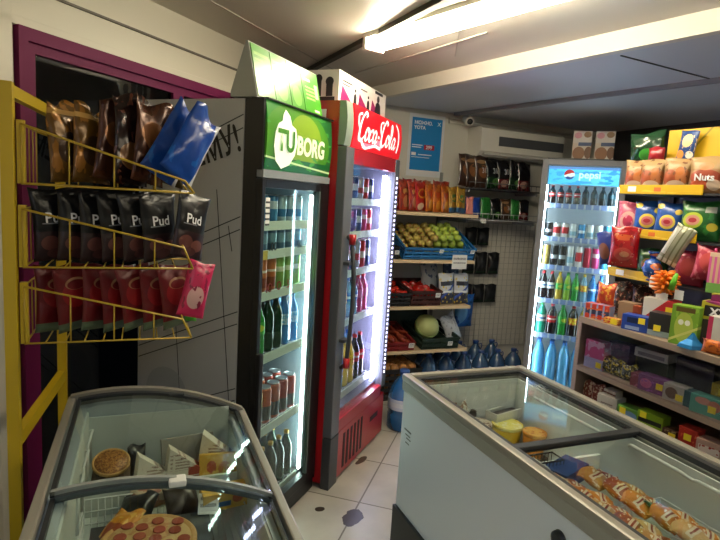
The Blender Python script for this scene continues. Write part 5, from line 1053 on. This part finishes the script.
box_at('sweets_box', 'dark green box directly behind the tall green fruit box', 1.79, 1.25, .09, .05, .125, mat('dark green box', '#24481f', .4, shapes=(('noise', 4, .58, '#4a7a2c'),)))
gm_ = thing('gum_box', 'purple and yellow gum box stacked right of the tall green box', 'box', (1.79, 1.195, 1.17), RB)
part('box', MB().box(-.06, .06, -.03, .03, 0, .06, .0015).box(-.045, .045, .0, .028, .06, .085, .0015), mat('gum print', '#a8a028', .35, shapes=(('box', .08, .92, .12, .55, '#18141c'), ('ell', .5, .8, .5, .2, '#7a2458'))), gm_)
text_part('lettering', 'XXL', .034, wbag, gm_, (0, -.031, .026), 'CENTER', .0012)
part('price_sticker', MB().box(.028, .052, -.0312, -.0302, .045, .062), taby, gm_)
box_at('sweets_box', 'plain dark box under the purple and yellow gum box', 1.79, 1.185, .12, .06, .098, mat('dark box brown', '#2f2a22', .5))
wpr = mat('white red tray box', '#c8c6c0', .4, shapes=(('box', 0, .12, 0, 1, '#b02c54'), ('noise', 3, .62, '#c8c6c0'), ('box', 0, 1, 0, .36, '#a8401c')))
box_at('sweets_box', 'white and red open box at the right edge of counter top', 1.745, 1.135, .12, .05, .12, wpr)
bag('snack_bag', 'orange wrapped sweets in front of the white and red box', 'snack bag', (1.712, 1.15, 1.071), .09, .05, .03, mat('orange sweets', '#c0621c', .3, shapes=(('noise', 6, .55, '#8a3414'),)), None, (R(-8), 0, RB), 255, None, None, 1)
b_ = MB(); b_.lathe([(.045, 0), (.04, .012), (.018, .028), (.004, .05)], 5, smooth=False)
o = link('foil_candy', b_.mesh('foil', mat('blue foil', '#2a78b8', .2, .5)), None, (1.712, 1.235, 1.071)); tag(o, 'blue foil cone of candy at foot of the tall green box', 'candy')
o = link('candy_roll', MB().tube([(0, -.03, .017), (0, .03, .017)], .016, 12).mesh('roll', mat('silver blue roll', '#8a94b0', .3, .3, shapes=(('box', 0, 1, 0, .4, '#c8a42c'),))), None, (1.712, 1.095, 1.071)); tag(o, 'short silver and yellow candy roll near right edge of the counter top', 'candy')
part('end_cap', MB().lathe([(.016, -.004), (.016, .004)], 12, (0, 0, 0), Matrix.Translation((0, -.03, .017)) @ Matrix.Rotation(R(90), 4, 'X')), taby, o)
stc = thing('straw_box', 'box of pink and yellow candy straws near right edge above the gum box', 'box', (1.86, 1.25, 1.2475), RB)
strw = mat('straw box', '#c9a88a', .4, shapes=(('lines', 'X', 7, .5, '#c8589a'), ('box', 0, 1, 0, .25, '#6a9a4c'), ('box', 0, 1, .9, 1, '#d8c0a8')))
part('box', MB().box(-.055, .055, -.02, .02, 0, .14, .0015), strw, stc)
for i in range(6): part('straw', MB().tube([(-.045 + i * .018, 0, .1405), (-.045 + i * .018, .0, .155)], .005, 6), (mat('straw pink', '#c8487c', .4), mat('straw yellow', '#d8b83c', .4))[i % 2], stc)
# hanging toy
ty = thing('hanging_toy', 'orange frilly toy with green stem hanging from the lowest yellow lip', 'toy', (1.80, 1.435, 1.26))
b_ = MB(); r2 = random.Random(4)
for k in range(40):
    a = k * 2.4; z = -.04 + .08 * k / 40; rr = .044 * math.sqrt(max(.05, 1 - (z / .046) ** 2)); b_.tube([(0, 0, z * .6), (rr * .6 * math.cos(a), rr * .6 * math.sin(a), z), (rr * 1.2 * math.cos(a), rr * 1.2 * math.sin(a), z * 1.15)], [.010, .008, .003], 5)
part('frill', b_, mat('toy orange', '#e0781c', .4), ty)
part('stem', MB().tube([(-.01, -.035, -.02), (-.015, -.045, .01), (-.01, -.05, .04)], [.012, .011, .005], 7), mat('toy green', '#5fae2c', .4), ty)
part('cord', MB().tube([(0, 0, .03), (.02, 0, .06)], .0012, 4), rbk, ty)
part('tag_card', MB().box(-.002, 0, .03, .065, -.03, .01), tagw, ty); part('tag_card', MB().box(-.002, 0, -.08, -.045, -.055, -.02), tagw, ty); part('tag_card', MB().box(-.003, -.001, -.02, .03, -.065, -.04), tagw, ty)
# --- middle shelf of the counter (z .867)
ZM = .868
def low(label, x, y, w_, d_, h_, c_, sh_, z=ZM, st=None, rz=R(-80), name='sweets_box'):
    return box_at(name, label, x, y, w_, d_, h_, mat('box ' + label[:40], c_, .4, shapes=sh_), z, rz, 'box', st)
low('pink and lilac toy pack at left end of the middle counter shelf', 1.735, 1.645, .085, .05, .115, '#b0447c', (('noise', 3, .55, '#c8a0c0'), ('box', 0, 1, 0, .38, '#9a9ac4')), st=(.025, .02))
low('purple toy pack right behind the pink and lilac pack', 1.80, 1.585, .09, .05, .12, '#4a2c5a', (('noise', 3, .6, '#7a4a7a'),))
for i, y in enumerate((1.585, 1.535, 1.485)):
    bag('snack_bag', f'black and yellow packet, {ORD[i]} from the left on the middle counter shelf', 'snack bag', (1.735, y, ZM), .065, .062, .035, mat('black yellow packet', '#2a2614', .3, shapes=(('noise', 4, .54, '#b8a42c'), ('noise', 7, .62, '#d8d4b8'))), None, (R(-6), R(rnd.uniform(-6, 6)), R(-78)), 260 + i, 'black and yellow packets on the middle counter shelf', None, .8)
low('white open carton lying on sweets at back of middle counter shelf', 1.84, 1.455, .13, .10, .035, '#b8b4b4', (('box', .1, .9, .2, .6, '#7a7480'),), z=.96)
low('dark carton under the white open carton', 1.85, 1.455, .12, .09, .091, '#241f28', ())
low('crimson narrow box left of the purple box', 1.73, 1.43, .045, .05, .05, '#7a1c3c', (('noise', 3, .6, '#a85a7a'),))
low('purple sweets box with yellow price sticker on the middle counter shelf', 1.73, 1.365, .10, .05, .058, '#6a2c6e', (('ell', .3, .5, .22, .3, '#b0588a'), ('noise', 4, .62, '#8a4a9a')), st=(.03, .03))
low('white box with brown picture right of purple sweets box', 1.73, 1.275, .075, .05, .058, '#a8a49c', (('ell', .4, .5, .28, .34, '#5a3c34'),), st=(.02, .02))
low('dark teal box right of the white box with brown picture', 1.735, 1.222, .035, .05, .055, '#1f4a54', ())
low('pale teal box with pink pictures on the middle counter shelf', 1.725, 1.155, .10, .05, .06, '#4f9a8a', (('ell', .4, .75, .25, .2, '#c88a7c'), ('ell', .75, .6, .2, .3, '#b8705c')), st=(.02, .025))
low('yellow open box behind the pale teal box', 1.80, 1.135, .11, .05, .095, '#b8981c', (('ell', .55, .35, .4, .22, '#4a2a1c'), ('noise', 4, .62, '#c8b44c')), st=(-.02, .07))
low('orange brown box at back of middle counter shelf right of yellow box', 1.80, 1.03, .10, .05, .085, '#8a4420', (('noise', 4, .58, '#c8842c'),))
low('blue box at right end of the visible middle counter shelf', 1.725, 1.05, .09, .05, .06, '#2a5a9a', (('ell', .5, .5, .3, .3, '#7ac08a'),), st=(-.01, .03))
low('dark purple carton at back centre of the middle counter shelf', 1.86, 1.30, .13, .07, .13, '#2f2440', ())
# --- lower shelf (z .722)
ZL = .7325
for i, y in enumerate((1.67, 1.62)):
    bag('snack_bag', f'red and brown chocolate packet, {ORD[i]} from the left on the lower counter shelf', 'snack bag', (1.735, y, ZL), .055, .072, .03, mat('red brown packet', '#6a2018', .3, shapes=(('noise', 5, .55, '#b89a8a'),)), None, (R(-5), 0, R(-78)), 265 + i, 'chocolate packets on the lower counter shelf', None, .8)
low('white open box of bars on the lower counter shelf', 1.73, 1.545, .085, .06, .055, '#b4b0a8', (('text', .2, .8, .1, .6, 5, '#5a3c34'),), z=ZL)
for i in range(4): low(f'white chocolate bar, {ORD[i]} from the left in the white open box', 1.735, 1.568 - i * .015, .012, .05, .022, '#c0b8ae', (('box', 0, 1, .3, .6, '#6a4030'),), z=ZL + .0555, name='chocolate_bar')
low('lime and blue small box on the lower counter shelf', 1.73, 1.448, .085, .05, .045, '#5a8a3a', (('ell', .6, .4, .34, .34, '#6a8ab8'),), z=ZL, st=(-.02, .028))
low('lime green and black box on the lower counter shelf', 1.73, 1.352, .095, .05, .06, '#7a9a24', (('box', .05, .95, .36, .62, '#1a1c18'),), z=ZL, st=(-.025, .048))
low('small brown pack with yellow sticker on the lower counter shelf', 1.725, 1.27, .05, .04, .035, '#3a2418', (('noise', 3, .6, '#8a7a5c'),), z=ZL, st=(.01, .015))
low('red box with white lettering band on the lower counter shelf', 1.725, 1.20, .06, .05, .07, '#a02a20', (('noise', 4, .6, '#c85a3c'),), z=ZL, st=(.0, .04))
low('white and red chocolate box right of the red box on lower counter shelf', 1.725, 1.125, .08, .05, .058, '#a8887a', (('box', .1, .9, .3, .7, '#d0c4ba'), ('noise', 4, .62, '#9a2c24')), z=ZL)
low('purple and lime box at right end of visible lower counter shelf', 1.725, 1.035, .085, .05, .055, '#5a4a7a', (('noise', 4, .58, '#8a9a3c'),), z=ZL, st=(.0, .035))

# ------------------------------------------------------------------ keep labels short
for o in list(S.objects):
    if 'label' in o and len(o['label'].split()) > 16:
        o['label'] = ' '.join(w_ for w_ in o['label'].split() if w_ not in ('the', 'of'))
bpy.context.view_layer.update()
